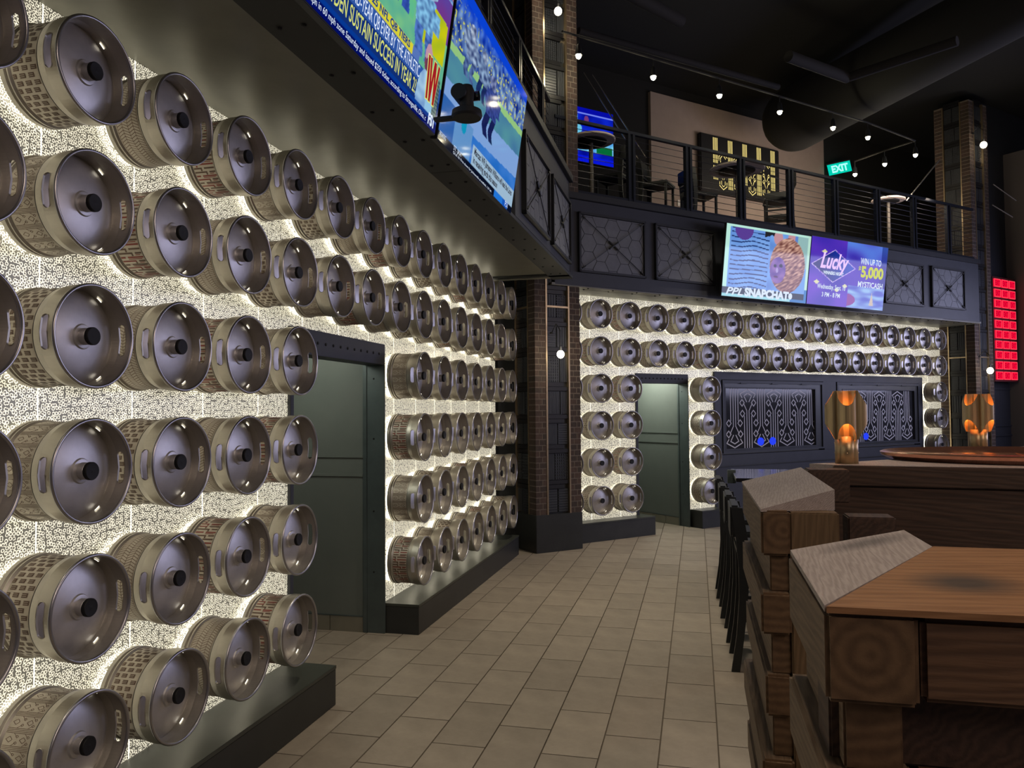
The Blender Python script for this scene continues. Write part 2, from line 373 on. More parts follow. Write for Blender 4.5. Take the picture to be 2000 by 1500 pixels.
# ------------------------------------------------------------------ kegs
def keg_meshes():
    rO, t, seg = 0.200, 0.0035, 96
    # front collar with two hand slots and four small drain slots; axis along -y (front at y=0, back at y=+0.27)
    ys = [0.000, 0.022, 0.060, 0.092]
    b = B()
    def P(r, th, y): return (r * cos(th), y, r * sin(th))
    slots = {}
    for c in (0.0, pi): slots[c] = ('hand', R(19.0), 0.022, 0.060)
    for c in (R(56), R(-56), R(124), R(-124)): slots[c] = ('drain', R(5.5), 0.078, 0.090)
    step = 2 * pi / seg
    def in_slot(i):
        thc = (i + 0.5) * step
        for c in (0.0, pi):
            d = (thc - c + pi) % (2 * pi) - pi
            if abs(d) < R(22.5): return c
        return None
    def prof(y):                                   # slight curl-in of the collar towards the body
        return rO - 0.006 * max(0, (y - 0.06) / 0.032) ** 2 if y > 0.06 else rO
    for shell in (0, 1):
        for i in range(seg):
            t0, t1 = i * step, (i + 1) * step
            for k in range(3):
                if k == 1 and in_slot(i) is not None: continue
                r0_, r1_ = prof(ys[k]) - shell * t, prof(ys[k + 1]) - shell * t
                q = [P(r0_, t0, ys[k]), P(r0_, t1, ys[k]), P(r1_, t1, ys[k + 1]), P(r1_, t0, ys[k + 1])]
                b.quad(*(q if shell == 0 else q[::-1]))
    # hand-slot patches (rectangle with a stadium hole) and their lips
    for c in (0.0, pi):
        nI = int(round(2 * R(22.5) / step)); ta = c - nI / 2 * step; tb = c + nI / 2 * step
        y0, y1 = 0.022, 0.060; yc, hw = (y0 + y1) / 2, 0.0150; halfa = R(19.0) - hw / rO
        N = 48; inner = []; outer = []
        for k in range(N):
            a = 2 * pi * k / N
            ci, si = cos(a), sin(a)
            ix = (halfa if ci >= 0 else -halfa) * (1 if abs(ci) > 1e-9 else 0) + hw / rO * ci
            iy = yc + hw * si
            m_ = max(abs(ci), abs(si)); ox = ci / m_ * (tb - ta) / 2; oy = yc + si / m_ * (y1 - y0) / 2
            inner.append((c + ix, iy)); outer.append((c + ox, oy))
        for k in range(N):
            j = (k + 1) % N
            for shell in (0, 1):
                r = rO - shell * t
                q = [P(r, *outer[k]), P(r, *outer[j]), P(r, *inner[j]), P(r, *inner[k])]
                b.quad(*(q if shell == 0 else q[::-1]))
            ro, ri = rO + 0.0022, rO - t - 0.0022
            b.quad(P(ro, *inner[k]), P(ro, *inner[j]), P(ri, *inner[j]), P(ri, *inner[k]))
            ex = 1.12
            oo = [(c + (p[0] - c) * 1.035, yc + (p[1] - yc) * 1.16) for p in (inner[k], inner[j])]
            b.quad(P(rO + 0.0006, *oo[0]), P(rO + 0.0006, *oo[1]), P(ro, *inner[j]), P(ro, *inner[k]))
    collar = b.mesh('collar')
    rim = B()
    rr = 0.0072; pr = [(rO - 0.003 + rr * cos(a), 0.0 + rr * sin(a)) for a in [2 * pi * k / 10 for k in range(11)]]
    rim.lathe(pr, 80, 'y'); rim_m = rim.mesh('rim')
    # body between the collar and the back chime
    body = B(); body.lathe([(0.1935, 0.088), (0.189, 0.096), (0.189, 0.100), (0.1885, 0.222), (0.1975, 0.229), (0.1975, 0.234), (0.190, 0.241), (0.189, 0.244),
                            (0.1965, 0.249), (0.1965, 0.268), (0.186, 0.272), (0.02, 0.272)], 72, 'y'); body_m = body.mesh('body')
    head = B(); head.lathe([(0.1945, 0.094), (0.186, 0.093), (0.176, 0.087), (0.150, 0.077), (0.110, 0.066), (0.070, 0.060), (0.050, 0.0575), (0.046, 0.051), (0.036, 0.049), (0.0, 0.049)], 64, 'y'); head_m = head.mesh('head')
    neck = B(); neck.lathe([(0.0335, 0.055), (0.033, 0.022), (0.030, 0.019), (0.0, 0.019)], 32, 'y'); neck_m = neck.mesh('valve_neck')
    cap = B(); cap.lathe([(0.0330, 0.0205), (0.0350, 0.018), (0.0350, 0.006), (0.0325, 0.003), (0.026, 0.0035), (0.010, 0.005), (0.0, 0.0035)], 32, 'y'); cap_m = cap.mesh('cap')
    drain = B()
    for c in (R(56), R(-56)):
        for k in range(4):
            a0 = c + R(-4) + k * R(2.0); q = []
            for (th, y) in ((a0, 0.0755), (a0 + R(2.2), 0.0755), (a0 + R(2.2), 0.0800), (a0, 0.0800)):
                q.append(P(0.1895, th, y))
            drain.quad(*q[::-1])
    drain_m = drain.mesh('drain_slot')
    led = B(); led.lathe([(0.165, 0.278), (0.176, 0.278), (0.176, 0.287), (0.165, 0.287), (0.165, 0.278)], 40, 'y'); led_m = led.mesh('backlight')
    hub = B(); hub.lathe([(0.0, 0.271), (0.05, 0.271), (0.05, 0.3), (0.0, 0.3)], 16, 'y'); hub_m = hub.mesh('wall_mount')
    for me, m in ((collar, M_STEEL), (rim_m, M_RIM), (body_m, M_STEEL), (head_m, M_HEAD), (neck_m, M_HEAD), (cap_m, M_BLACK), (drain_m, G_CREAMLINE), (led_m, G_RING), (hub_m, M_DARK)):
        me.materials.append(m); me.polygons.foreach_set('use_smooth', [True] * len(me.polygons))
        try: me.set_sharp_from_angle(angle=R(38))
        except Exception: pass
    return dict(collar=collar, rim=rim_m, body=body_m, head=head_m, valve_neck=neck_m, cap=cap_m, drain_slot=drain_m, backlight=led_m, wall_mount=hub_m)

def band_mesh(kind):
    """printed band: base strip and print pieces, wrapped on a cylinder; u = arc degrees 0..360, v = 0..1 across the band"""
    y0, y1, r = 0.100, 0.220, 0.1902
    b = B(); rnd = random.Random(3)
    def pt(u, v, rr): a = R(u); return (rr * cos(a), y0 + (y1 - y0) * v, rr * sin(a))
    for i in range(72): b.quad(pt(i * 5, 0, r), pt(i * 5 + 5, 0, r), pt(i * 5 + 5, 1, r), pt(i * 5, 1, r))
    def rect(u0, u1, v0, v1, m=1):
        b.cur = m; n = max(1, int(abs(u1 - u0) / 6 + 0.99))
        for k in range(n):
            a, c = u0 + (u1 - u0) * k / n, u0 + (u1 - u0) * (k + 1) / n
            b.quad(pt(a, v0, r + 0.0007), pt(c, v0, r + 0.0007), pt(c, v1, r + 0.0007), pt(a, v1, r + 0.0007))
    def stroke(p, q, w, m=1):
        """p, q = (u, v); w in metres"""
        b.cur = m; ku = R(1) * r; kv = (y1 - y0); n = max(1, int(abs(q[0] - p[0]) / 6 + 0.99))
        d = Vector(((q[0] - p[0]) * ku, (q[1] - p[1]) * kv)); 
        if d.length < 1e-6: return
        d.normalize(); nu, nv = -d.y * w / 2 / ku, d.x * w / 2 / kv
        for k in range(n):
            a = (p[0] + (q[0] - p[0]) * k / n, p[1] + (q[1] - p[1]) * k / n); c = (p[0] + (q[0] - p[0]) * (k + 1) / n, p[1] + (q[1] - p[1]) * (k + 1) / n)
            b.quad(pt(a[0] + nu, a[1] + nv, r + 0.0007), pt(c[0] + nu, c[1] + nv, r + 0.0007), pt(c[0] - nu, c[1] - nv, r + 0.0007), pt(a[0] - nu, a[1] - nv, r + 0.0007))
    if kind == 0:      # staggered comb-shaped blocks
        row = 0
        for u in range(0, 360, 8):
            for v in (0.04, 0.37, 0.70):
                vv = v + (0.14 if (u // 8) % 2 else 0)
                if vv > 0.86: vv -= 0.98
                vv = max(0.02, vv)
                for k in range(3): rect(u + 0.6 + 1.9 * k, u + 1.9 + 1.9 * k, vv, min(0.98, vv + 0.22), 1)
                rect(u + 0.6, u + 5.7, vv, vv + 0.05, 1)
    elif kind == 1:    # herringbone lines
        for u in range(0, 360, 4):
            for k in range(4):
                v0, v1 = 0.04 + k * 0.23, 0.04 + (k + 1) * 0.23
                up = 4 if k % 2 else -4
                stroke((u, v0), (u + up, v1), 0.0024, 2)
        for k in range(5): stroke((0, 0.04 + k * 0.23), (360, 0.04 + k * 0.23), 0.0020, 2)
    elif kind == 2:    # red and dark maze bars
        u = 0
        while u < 358:
            m = 1 if (u // 6) % 3 != 1 else 3
            cut = rnd.choice((0.3, 0.5, 0.68))
            rect(u, u + 2.4, 0.02, cut, m); rect(u, u + 2.4, cut + 0.10, 0.98, m if rnd.random() < 0.7 else 3)
            if rnd.random() < 0.7: rect(u, u + 5.5, cut + 0.10, cut + 0.17, m)
            if rnd.random() < 0.5: rect(u + 3.2, u + 4.4, 0.1, cut, 3)
            u += 6
    else:              # circuit lines with little loops
        for u in range(0, 360, 18):
            for k in range(4): stroke((u + 1.6 * k, 0.02), (u + 1.6 * k, 0.98), 0.0018, 2)
            for s_, o in ((1, 5.2), (-1, -0.4)):
                for v, l in ((0.15, 0.3), (0.55, 0.7)):
                    c = (u + o + s_ * 3.0, v); stroke((u + o, v + 0.12), c, 0.0018, 2)
                    for a in range(4):
                        p_ = (c[0] + 1.4 * cos(a * pi / 2), c[1] - 0.02 + 0.05 * sin(a * pi / 2)); q_ = (c[0] + 1.4 * cos((a + 1) * pi / 2), c[1] - 0.02 + 0.05 * sin((a + 1) * pi / 2)); stroke(p_, q_, 0.0018, 2)
            for v in (0.28, 0.78):
                stroke((u + 8.5, v), (u + 11.5, v + 0.13), 0.0020, 2); stroke((u + 14.5, v), (u + 11.5, v + 0.13), 0.0020, 2); stroke((u + 8.5, v), (u + 11.5, v - 0.10), 0.0020, 2); stroke((u + 14.5, v), (u + 11.5, v - 0.10), 0.0020, 2)
    me = b.mesh('printed_band')
    for m in (M_BANDBASE, M_BROWN, M_MIDBROWN, M_RED): me.materials.append(m)
    me.polygons.foreach_set('use_smooth', [True] * len(me.polygons)); return me
KM = keg_meshes(); BM = [band_mesh(k) for k in range(4)]
BAND = ('comb-block print', 'herringbone print', 'red and black maze print', 'circuit-line print')
ORD = ((0, 1, 2, 3), (3, 2, 1, 0), (0, 1, 2, 3), (3, 0, 1, 2), (0, 1, 2, 3), (3, 0, 1, 2))
ROWN = ('top row', 'second row down', 'third row down', 'fourth row down', 'fifth row down', 'bottom row')
ORDN = ('first', 'second', 'third', 'fourth', 'fifth', 'sixth', 'seventh', 'eighth', 'ninth', 'tenth', 'eleventh', 'twelfth', 'thirteenth', 'fourteenth', 'fifteenth', 'sixteenth', 'seventeenth', 'eighteenth')
protos = {}
def make_keg(kind):
    r = empty('beer_keg')
    for n in ('body', 'collar', 'rim', 'head', 'valve_neck', 'cap', 'drain_slot', 'wall_mount', 'backlight'):
        o = bpy.data.objects.new(n, KM[n]); COL.objects.link(o); o.parent = r
    o = bpy.data.objects.new('printed_band', BM[kind]); COL.objects.link(o); o.parent = r; o['label'] = 'tan band with ' + BAND[kind]
    return r
def keg(F, s, z, kind, label, group):
    if kind not in protos: k = protos[kind] = make_keg(kind)
    else: k = copy_tree(protos[kind])
    k.matrix_local = F @ Matrix.Translation((s, 0, z)) @ Matrix.Rotation(random.uniform(-0.03, 0.03) * 0, 4, 'Y')
    tag(k, label, 'keg', group); return k
Z01, Z02 = 1.3379 + H, 1.3360 + H
for row in range(6):
    cols = list(range(-1, 14)) if row < 2 else [-1, 0, 1, 2, 3] + list(range(7, 14))
    for c in cols:
        kd = ORD[row][c % 4]
        if row < 2: pos = '%s, %s from the near end' % (ROWN[row], ORDN[c + 1])
        elif c < 7: pos = '%s, %s before the near doorway' % (ROWN[row], ORDN[c + 1])
        else: pos = '%s, %s past the near doorway' % (ROWN[row], ORDN[c - 7])
        keg(F1, c * A1, Z01 - 0.52 * row, kd, 'steel keg, %s, %s' % (BAND[kd], pos), 'kegs on the near wall')
for row in range(6):
    if row < 2: cols = list(range(-1, 17))
    else: cols = [-1, 0, 1, 4] + ([16] if row < 5 else [])
    for c in cols:
        kd = (ORD[row][(c + 1) % 4])
        if row < 2: pos = 'far wall %s, %s from brick column' % (ROWN[row], ORDN[c + 1])
        elif c < 2: pos = 'far wall %s, %s from brick column' % (ROWN[row], ORDN[c + 1])
        elif c == 4: pos = 'far wall %s, between doorway and windows' % ROWN[row]
        else: pos = 'far wall %s, right of the windows' % ROWN[row]
        keg(F2, c * A2, Z02 - 0.52 * row, kd, 'steel keg, %s, %s' % (BAND[kd], pos), 'kegs on the far wall')

# ------------------------------------------------------------------ keg walls
YW = 0.300                                   # panel face depth behind the keg rims
def panel_wall(name, F, s0, s1, step, phase, z0, z1, holes):
    w = empty(name); w.matrix_local = F; struct(w)
    back = B()
    # solid wall behind, cut round the holes
    xs = sorted({s0, s1, *[h[0] for h in holes], *[h[1] for h in holes]})
    for a, c in zip(xs[:-1], xs[1:]):
        hh = [h for h in holes if h[0] <= a + 1e-6 and h[1] >= c - 1e-6]
        segs = [(z0, z1)]
        for h in hh:
            ns = []
            for p, q in segs:
                if h[2] > p: ns.append((p, min(q, h[2])))
                if h[3] < q: ns.append((max(p, h[3]), q))
            segs = [g for g in ns if g[1] - g[0] > 0.01]
        for p, q in segs: back.box(a, c, YW + 0.012, YW + 0.10, p, q)
    bo = back.build('wall_core', G_GAP, None, w)
    k = math.floor((s0 - phase) / step)
    while phase + k * step < s1:
        a = max(s0, phase + k * step) + 0.003; c = min(s1, phase + (k + 1) * step) - 0.003; k += 1
        if c - a < 0.02: continue
        cuts = sorted({a, c, *[x for h in holes for x in (h[0], h[1]) if a < x < c]})
        for p, q in zip(cuts[:-1], cuts[1:]):
            hh = [h for h in holes if h[0] <= p + 1e-6 and h[1] >= q - 1e-6]; zz = [(z0, z1)]
            for h in hh:
                ns = []
                for u, v in zz:
                    if h[2] > u: ns.append((u, min(v, h[2])))
                    if h[3] < v: ns.append((max(u, h[3]), v))
                zz = ns
            for u, v in zz:
                if v - u > 0.02:
                    B().box(p, q, YW, YW + 0.008, u + 0.002, v - 0.002).build('light_panel', M_PANEL, None, w)
                    if q >= c - 1e-6 and c < s1 - 0.01: B().box(c, c + 0.006, YW - 0.0005, YW + 0.008, u + 0.002, v - 0.002).build('seam_light', G_GAP, None, w)
    return w
ZS = 1.665 + H; ZL1 = -1.585 + H; ZL2 = -1.56 + H; ZS2 = 1.63 + H
D1 = (1.955, 3.465); D2 = (0.870, 1.935)
panel_wall('wall_left', F1, -3.2, 7.10, A1, 0.035, ZL1, ZS, [(D1[0], D1[1], 0, 0.555 + H)])
panel_wall('wall_back', F2, -1.15, 9.13, A2, 0.030, ZL2, ZS2, [(D2[0], D2[1], 0, 0.535 + H), (2.50, 8.40, 0, 0.592 + H)])
struct(B().box(7.10, 8.6, 0.32, 0.42, 0, 8.2).build('wall_left', M_DARK, F1))
struct(B().box(-1.9, -1.15, 0.32, 0.42, 0, 8.2).build('wall_back', M_DARK, F2))
# wall above the soffit line and ends
struct(B().box(-3.2, 7.0, 0.30, 0.42, ZS, 8.2).build('wall_left', M_DARK, F1))
# ledges under the panels
def ledge(name, F, s0, s1, zt, y_front):
    o = empty(name); o.matrix_local = F; struct(o)
    B().box(s0, s1, y_front, YW + 0.12, 0, zt - 0.022).build('riser', M_DARK, None, o, bevel=0.003)
    B().box(s0 - 0.001, s1, y_front - 0.004, YW + 0.12, zt - 0.022, zt).build('ledge_top', M_LEDGE, None, o, bevel=0.002)
    return o
ledge('baseboard_left', F1, -3.2, D1[0] + 0.01, ZL1, -0.030); ledge('baseboard_left', F1, 3.474, 7.05, ZL1, -0.010)
ledge('baseboard_back', F2, -1.2, 1.02, ZL2, 0.060); ledge('baseboard_back', F2, 1.975, 2.52, ZL2, 0.060)

# doorways: frame, lintel with bolts, corridor behind
def doorway(n, F, s0, s1, ztop, lint, deep, yj):
    d = empty('door_%d' % n); d.matrix_local = F; struct(d)
    zl = ztop - lint
    lin = B().box(s0 - 0.005, s1 + 0.005, YW - 0.022, deep, zl, ztop).build('lintel', M_NAVY, None, d, bevel=0.003)
    nb = 12
    for k in range(nb):
        x = s0 + 0.12 + (s1 - s0 - 0.24) * k / (nb - 1)
        B().lathe([(0.0, YW - 0.030), (0.009, YW - 0.029), (0.012, YW - 0.022)], 8, 'y', (x, 0, zl + lint * 0.5)).build('bolt', M_BLACK, None, lin)
    B().box(s0 - 0.005, s0 + 0.035, YW - 0.022, deep, 0, zl).build('jamb', M_NAVY, None, d, bevel=0.002)
    j = B().box(s1 - 0.010, s1 + 0.006, YW - 0.022, yj, 0, zl).build('jamb', M_TEAL, None, d, bevel=0.002)
    B().box(s1 - 0.018, s1 + 0.006, yj, yj + 0.035, 0, zl).build('casing_strip', M_TEAL, None, d, bevel=0.003)
    for z in (0.5, 1.0, 1.6, 2.1):
        B().lathe([(0.0, s1 - 0.015), (0.006, s1 - 0.014), (0.008, s1 - 0.010)], 8, 'x', (0, yj - 0.06, z)).build('bolt', M_BLACK, None, j)
    # corridor: far side wall, near side wall, back wall, ceiling
    c = empty('wall_corridor', F); struct(c)
    y0 = yj + 0.035; L = y0 + 2.6
    B().box(s1 - 0.006, s1 + 0.12, y0, L, 0.135, 2.75).build('side_wall', M_CORR, None, c)
    B().box(s0 - 0.12, s0 + 0.01, y0, L, 0.135, 2.75).build('side_wall', M_CORR, None, c)
    B().box(s0 - 0.12, s1 + 0.12, L, L + 0.1, 0, 2.75).build('end_wall', M_CORR, None, c)
    B().box(s0 - 0.12, s1 + 0.12, deep, L + 0.1, 2.75, 2.85).build('corridor_ceiling', M_CORR, None, c)
    for z in (H - 0.535, H - 0.378): B().box(s1 - 0.018, s1 - 0.004, y0, L, z - 0.012, z + 0.012).build('rail_moulding', M_CORR, None, c, bevel=0.003)
    x = y0
    while x < L:
        B().box(s1 - 0.012, s1 + 0.12, x + 0.002, min(L, x + 0.30), 0, 0.125).build('base_tile', M_TILEBASE, None, c, bevel=0.002); x += 0.302
    B().box(s1 - 0.014, s1 + 0.12, y0, L, 0.125, 0.135).build('tile_trim', M_TEAL, None, c)
    x = y0
    return d
doorway(1, F1, D1[0], D1[1], 0.555 + H, 0.170, 0.46, 0.435)
doorway(2, F2, D2[0], D2[1], 0.535 + H, 0.145, 0.50, 0.47)
for F, s, pw in ((F1, 2.6, 6), (F2, 1.4, 20)):
    p = F @ Vector((s, 1.0, 2.55)); point('corridor_lamp_light', p, pw * 2.6, (0.95, 0.98, 0.85), 0.25)

# ------------------------------------------------------------------ window group on the far wall
wg = struct(empty('window_1', F2))
B().box(2.50, 8.40, YW - 0.035, YW + 0.09, H + 0.466, H + 0.592).build('header', M_NAVY, None, wg, bevel=0.004)
B().box(2.50, 8.40, YW - 0.035, YW + 0.09, 0, H - 0.745).build('lower_panel', M_NAVY, None, wg, bevel=0.004)
B().box(2.50, 8.40, YW - 0.050, YW + 0.09, H - 0.935, H - 0.915).build('panel_moulding', M_DARK, None, wg, bevel=0.004)
for a, c in ((2.50, 2.66), (5.25, 5.625), (8.27, 8.40)):
    B().box(a, c, YW - 0.035, YW + 0.09, H - 0.745, H + 0.466).build('mullion', M_NAVY, None, wg, bevel=0.004)
def circuit(b, x0, S_, z0, Hh, y, flip, w):
    def T(p): return (x0 + p[0] * S_, z0 + (1 - p[1] if flip else p[1]) * Hh)
    def st(pts, closed=False): ribbon(b, [T(p) for p in pts], w, y, closed)
    def dia(cx, cy): st([(cx - 0.085, cy), (cx, cy + 0.058), (cx + 0.085, cy), (cx, cy - 0.058)], True)
    for s in (-1, 1):
        st([(s * 0.135, 1.0), (s * 0.135, 0.47), (s * 0.155, 0.44)]); dia(s * 0.205, 0.42)
        st([(s * 0.042, 1.0), (s * 0.042, 0.37), (s * 0.16, 0.245)]); dia(s * 0.215, 0.235)
        st([(s * 0.045, 0.215), (s * 0.145, 0.115), (0, 0.072)]); st([(s * 0.215, 0.145), (s * 0.285, 0.085), (0, 0.005)])
def window(n, s0, s1, z0, z1, g0, g1, h0, h1, nm, ph, half):
    w = struct(empty('window_%d' % n, F2))
    for k, (a, c, p, q, dy, m) in enumerate(((s0, s1, z0, z1, 0.050, M_NAVY), (s0 + 0.045, s1 - 0.045, z0 + 0.03, z1 - 0.045, 0.030, M_DARK), (g0 - 0.02, g1 + 0.02, h0 - 0.02, h1 + 0.02, 0.036, M_NAVY))):
        a2, c2, p2, q2 = ((s0 + 0.045, s1 - 0.045, z0 + 0.03, z1 - 0.045), (g0 - 0.02, g1 + 0.02, h0 - 0.02, h1 + 0.02), (g0, g1, h0, h1))[k]
        fr = B(); y = YW - dy
        for bx in ((a, c, q2, q), (a, c, p, p2), (a, a2, p2, q2), (c2, c, p2, q2)): fr.box(bx[0], bx[1], y, YW + 0.05, bx[2], bx[3])
        fr.build('frame', m, None, w)
    g = B().box(g0, g1, YW + 0.004, YW + 0.010, h0, h1).build('glass', M_GLASS, None, w)
    B().box(g0 + 0.02, g1 - 0.02, YW + 0.07, YW + 0.08, h0, h1).build('blind', M_LILAC, None, w)  # added lilac sheet standing for the lavender reflection in the glass
    lb = B()
    for k in range(nm):
        circuit(lb, g0 + ph + k * half, half * 2, h0 + 0.01, h1 - h0 - 0.02, YW + 0.0025, k % 2 == 1, 0.017)
    lb.build('etched_pattern', M_FROST, None, g)
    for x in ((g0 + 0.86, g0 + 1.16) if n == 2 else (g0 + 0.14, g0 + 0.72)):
        B().sphere((x, YW + 0.001, h0 + 0.10), 0.085, 12, 8, (1, 0.03, 0.8)).build('blue_lamp', G_BLUE, None, g)  # blue glow in the glass drawn as flat glowing ovals
    for x in (0.2, 0.5, 0.8): B().box(s0 + (s1 - s0) * x - 0.10, s0 + (s1 - s0) * x + 0.10, YW - 0.058, YW - 0.045, z1 - 0.052, z1 - 0.035).build('latch', M_BLACKM, None, w)
    return w
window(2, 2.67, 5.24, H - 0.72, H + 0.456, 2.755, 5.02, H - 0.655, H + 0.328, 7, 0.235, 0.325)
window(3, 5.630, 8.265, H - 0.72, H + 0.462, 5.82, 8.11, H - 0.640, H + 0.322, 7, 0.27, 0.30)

# ------------------------------------------------------------------ soffits, beams, fascias, hexagon panels
def clip(poly, x0, x1, z0, z1):
    for ax, lim, sg in ((0, x0, 1), (0, x1, -1), (1, z0, 1), (1, z1, -1)):
        out = []
        for i in range(len(poly)):
            a, c = poly[i], poly[(i + 1) % len(poly)]; da, dc = sg * (a[ax] - lim), sg * (c[ax] - lim)
            if da >= 0: out.append(a)
            if da * dc < 0: t = da / (da - dc); out.append((a[0] + t * (c[0] - a[0]), a[1] + t * (c[1] - a[1])))
        poly = out
        if len(poly) < 3: return []
    return poly
def hex_panel(par, x0, x1, z0, z1, y):
    p = B().box(x0 + 0.03, x1 - 0.03, y - 0.012, y, z0 + 0.03, z1 - 0.03).build('hexagon_panel', M_HEXBACK, None, par)
    r = 0.135; 
    cx = (x0 + x1) / 2; cz = (z0 + z1) / 2; d = r * math.sqrt(3)
    for i in range(-5, 6):
        for j in range(-4, 5):
            X = cx + 1.5 * r * i; Z = cz + d * (j + (0.5 if i % 2 else 0))
            poly = clip([(X + (r - 0.0045) * cos(k * pi / 3), Z + (r - 0.0045) * sin(k * pi / 3)) for k in range(6)], x0 + 0.035, x1 - 0.035, z0 + 0.035, z1 - 0.035)
            if len(poly) < 3: continue
            k = len(poly); b = B(); dy = random.uniform(-0.0015, 0.0015)
            b.v = [(q[0], y - 0.018 + dy, q[1]) for q in poly] + [(q[0], y - 0.012, q[1]) for q in poly]
            b.f = [tuple(range(k))] + [(i_, k + i_, k + (i_ + 1) % k, (i_ + 1) % k) for i_ in range(k)]; b.mi = [0] * len(b.f)
            me = b.mesh('hexagon_tile'); me.flip_normals() if me.polygons[0].normal.y > 0 else None
            link('hexagon_tile', me, M_HEX, None, p)
    fr = B()
    for bx in ((x0, x1, z1 - 0.03, z1), (x0, x1, z0, z0 + 0.03), (x0, x0 + 0.03, z0, z1), (x1 - 0.03, x1, z0, z1)): fr.box(bx[0], bx[1], y - 0.045, y, bx[2], bx[3])
    fr.build('panel_frame', M_BLACKM, None, p)
    for sg in (-1, 1):
        a = Vector((x0 + 0.05, y - 0.040, cz - sg * (z1 - z0 - 0.1) / 2)); c = Vector((x1 - 0.05, y - 0.040 - 0.006 * sg, cz + sg * (z1 - z0 - 0.1) / 2)); m_ = (a + c) / 2; u = (c - a).normalized()
        t = B().tube(a, c, 0.0055, 6); t.tube(m_ - u * 0.09, m_ + u * 0.09, 0.014, 8)
        for e, s2 in ((a, 1), (c, -1)): t.tube(e, e + u * 0.06 * s2, 0.011, 8)
        t.build('tie_rod', M_BLACKM, None, p)
    return p
def balcony_front(name, F, s0, s1, zb, zc, panels, yy=0.0):
    w = struct(empty(name, F))
    B().box(s0, s1, yy, yy + 0.10, zb, zc - 0.085).build('fascia', M_NAVY, None, w, bevel=0.004)
    B().box(s0, s1, yy - 0.05, yy + 0.22, zc - 0.085, zc).build('cap', M_BLACKM, None, w, bevel=0.004)
    for p in panels: hex_panel(w, p[0], p[1], p[2], p[3], yy)
    return w
# near wall: soffit, bolted beam, fascia
sf = struct(empty('ceiling_soffit', F1))
B().box(-3.2, 7.05, -0.482, YW + 0.1, ZS, ZS + 0.05).build('soffit_board', M_OLIVE, None, sf)
bm_ = struct(empty('beam_left', F1))
edges = [-3.2, 2.48, 7.0]
for a, c in zip(edges[:-1], edges[1:]):
    f = B().box(a + 0.002, c - 0.002, -0.745, -0.482, H + 1.640, H + 1.675).build('flange', M_FLANGE, None, bm_, bevel=0.002)
    x = a + 0.25
    while x < c - 0.1:
        for y in (-0.66, -0.545): B().lathe([(0.0, H + 1.630), (0.010, H + 1.632), (0.014, H + 1.640)], 8, 'z', (x, y, 0)).build('bolt', M_BLACK, None, f)
        x += 0.48
struct(B().box(-3.2, 3.90, -0.60, -0.48, H + 1.675, H + 2.80).build('balcony_wall', M_NAVY, F1))
balcony_front('balcony_wall', F1, 3.90, 6.80, H + 1.675, H + 2.88, [(4.15, 5.32, H + 1.76, H + 2.52), (5.50, 6.66, H + 1.76, H + 2.52)], -0.745)
struct(B().box(-3.2, 3.9, -0.79, -0.30, H + 2.80, H + 2.88).build('balcony_cap', M_BLACKM, F1))
struct(B().box(-3.2, 6.8, -0.60, 0.35, H + 2.72, H + 2.78).build('floor_balcony', M_DARK, F1))
struct(B().box(6.70, 6.80, -0.745, 0.32, H + 1.64, H + 2.80).build('balcony_end_wall', M_DARK, F1))
# far wall: the same
sf = struct(empty('ceiling_soffit', F2))
for k in range(-2, 17):
    B().box(0.03 + k * A2 + 0.002, min(9.13, 0.03 + (k + 1) * A2 - 0.002), -0.10, YW + 0.1, ZS2 + 0.0, ZS2 + 0.03).build('soffit_board', M_OLIVE, None, sf)
bm_ = struct(empty('beam_back', FF))
edges = [-1.0, 1.5, 3.6, 5.7, 7.8, 9.1]
for a, c in zip(edges[:-1], edges[1:]):
    f = B().prism([(a + 0.002, 0.0), (c - 0.002, 0.0), (c - 0.002, 0.22 + 0.031 * c), (a + 0.002, 0.22 + 0.031 * a)], H + 1.632, H + 1.665).build('flange', M_OLIVE, None, bm_, bevel=0.002)
    x = a + 0.2
    while x < c - 0.05:
        for y in (0.05, 0.15): B().lathe([(0.0, H + 1.622), (0.010, H + 1.624), (0.014, H + 1.632)], 8, 'z', (x, y, 0)).build('bolt', M_BLACK, None, f)
        x += 0.42
balcony_front('balcony_wall', FF, -0.95, 9.05, H + 1.640, H + 2.885, [(-0.58, 0.565, H + 1.83, H + 2.635), (0.745, 1.895, H + 1.83, H + 2.635), (6.00, 7.17, H + 1.84, H + 2.61), (7.42, 8.51, H + 1.855, H + 2.625)])
struct(B().box(-2.5, 9.05, 0.05, 3.2, H + 2.60, H + 2.80).build('floor_balcony', M_DARK, FF))

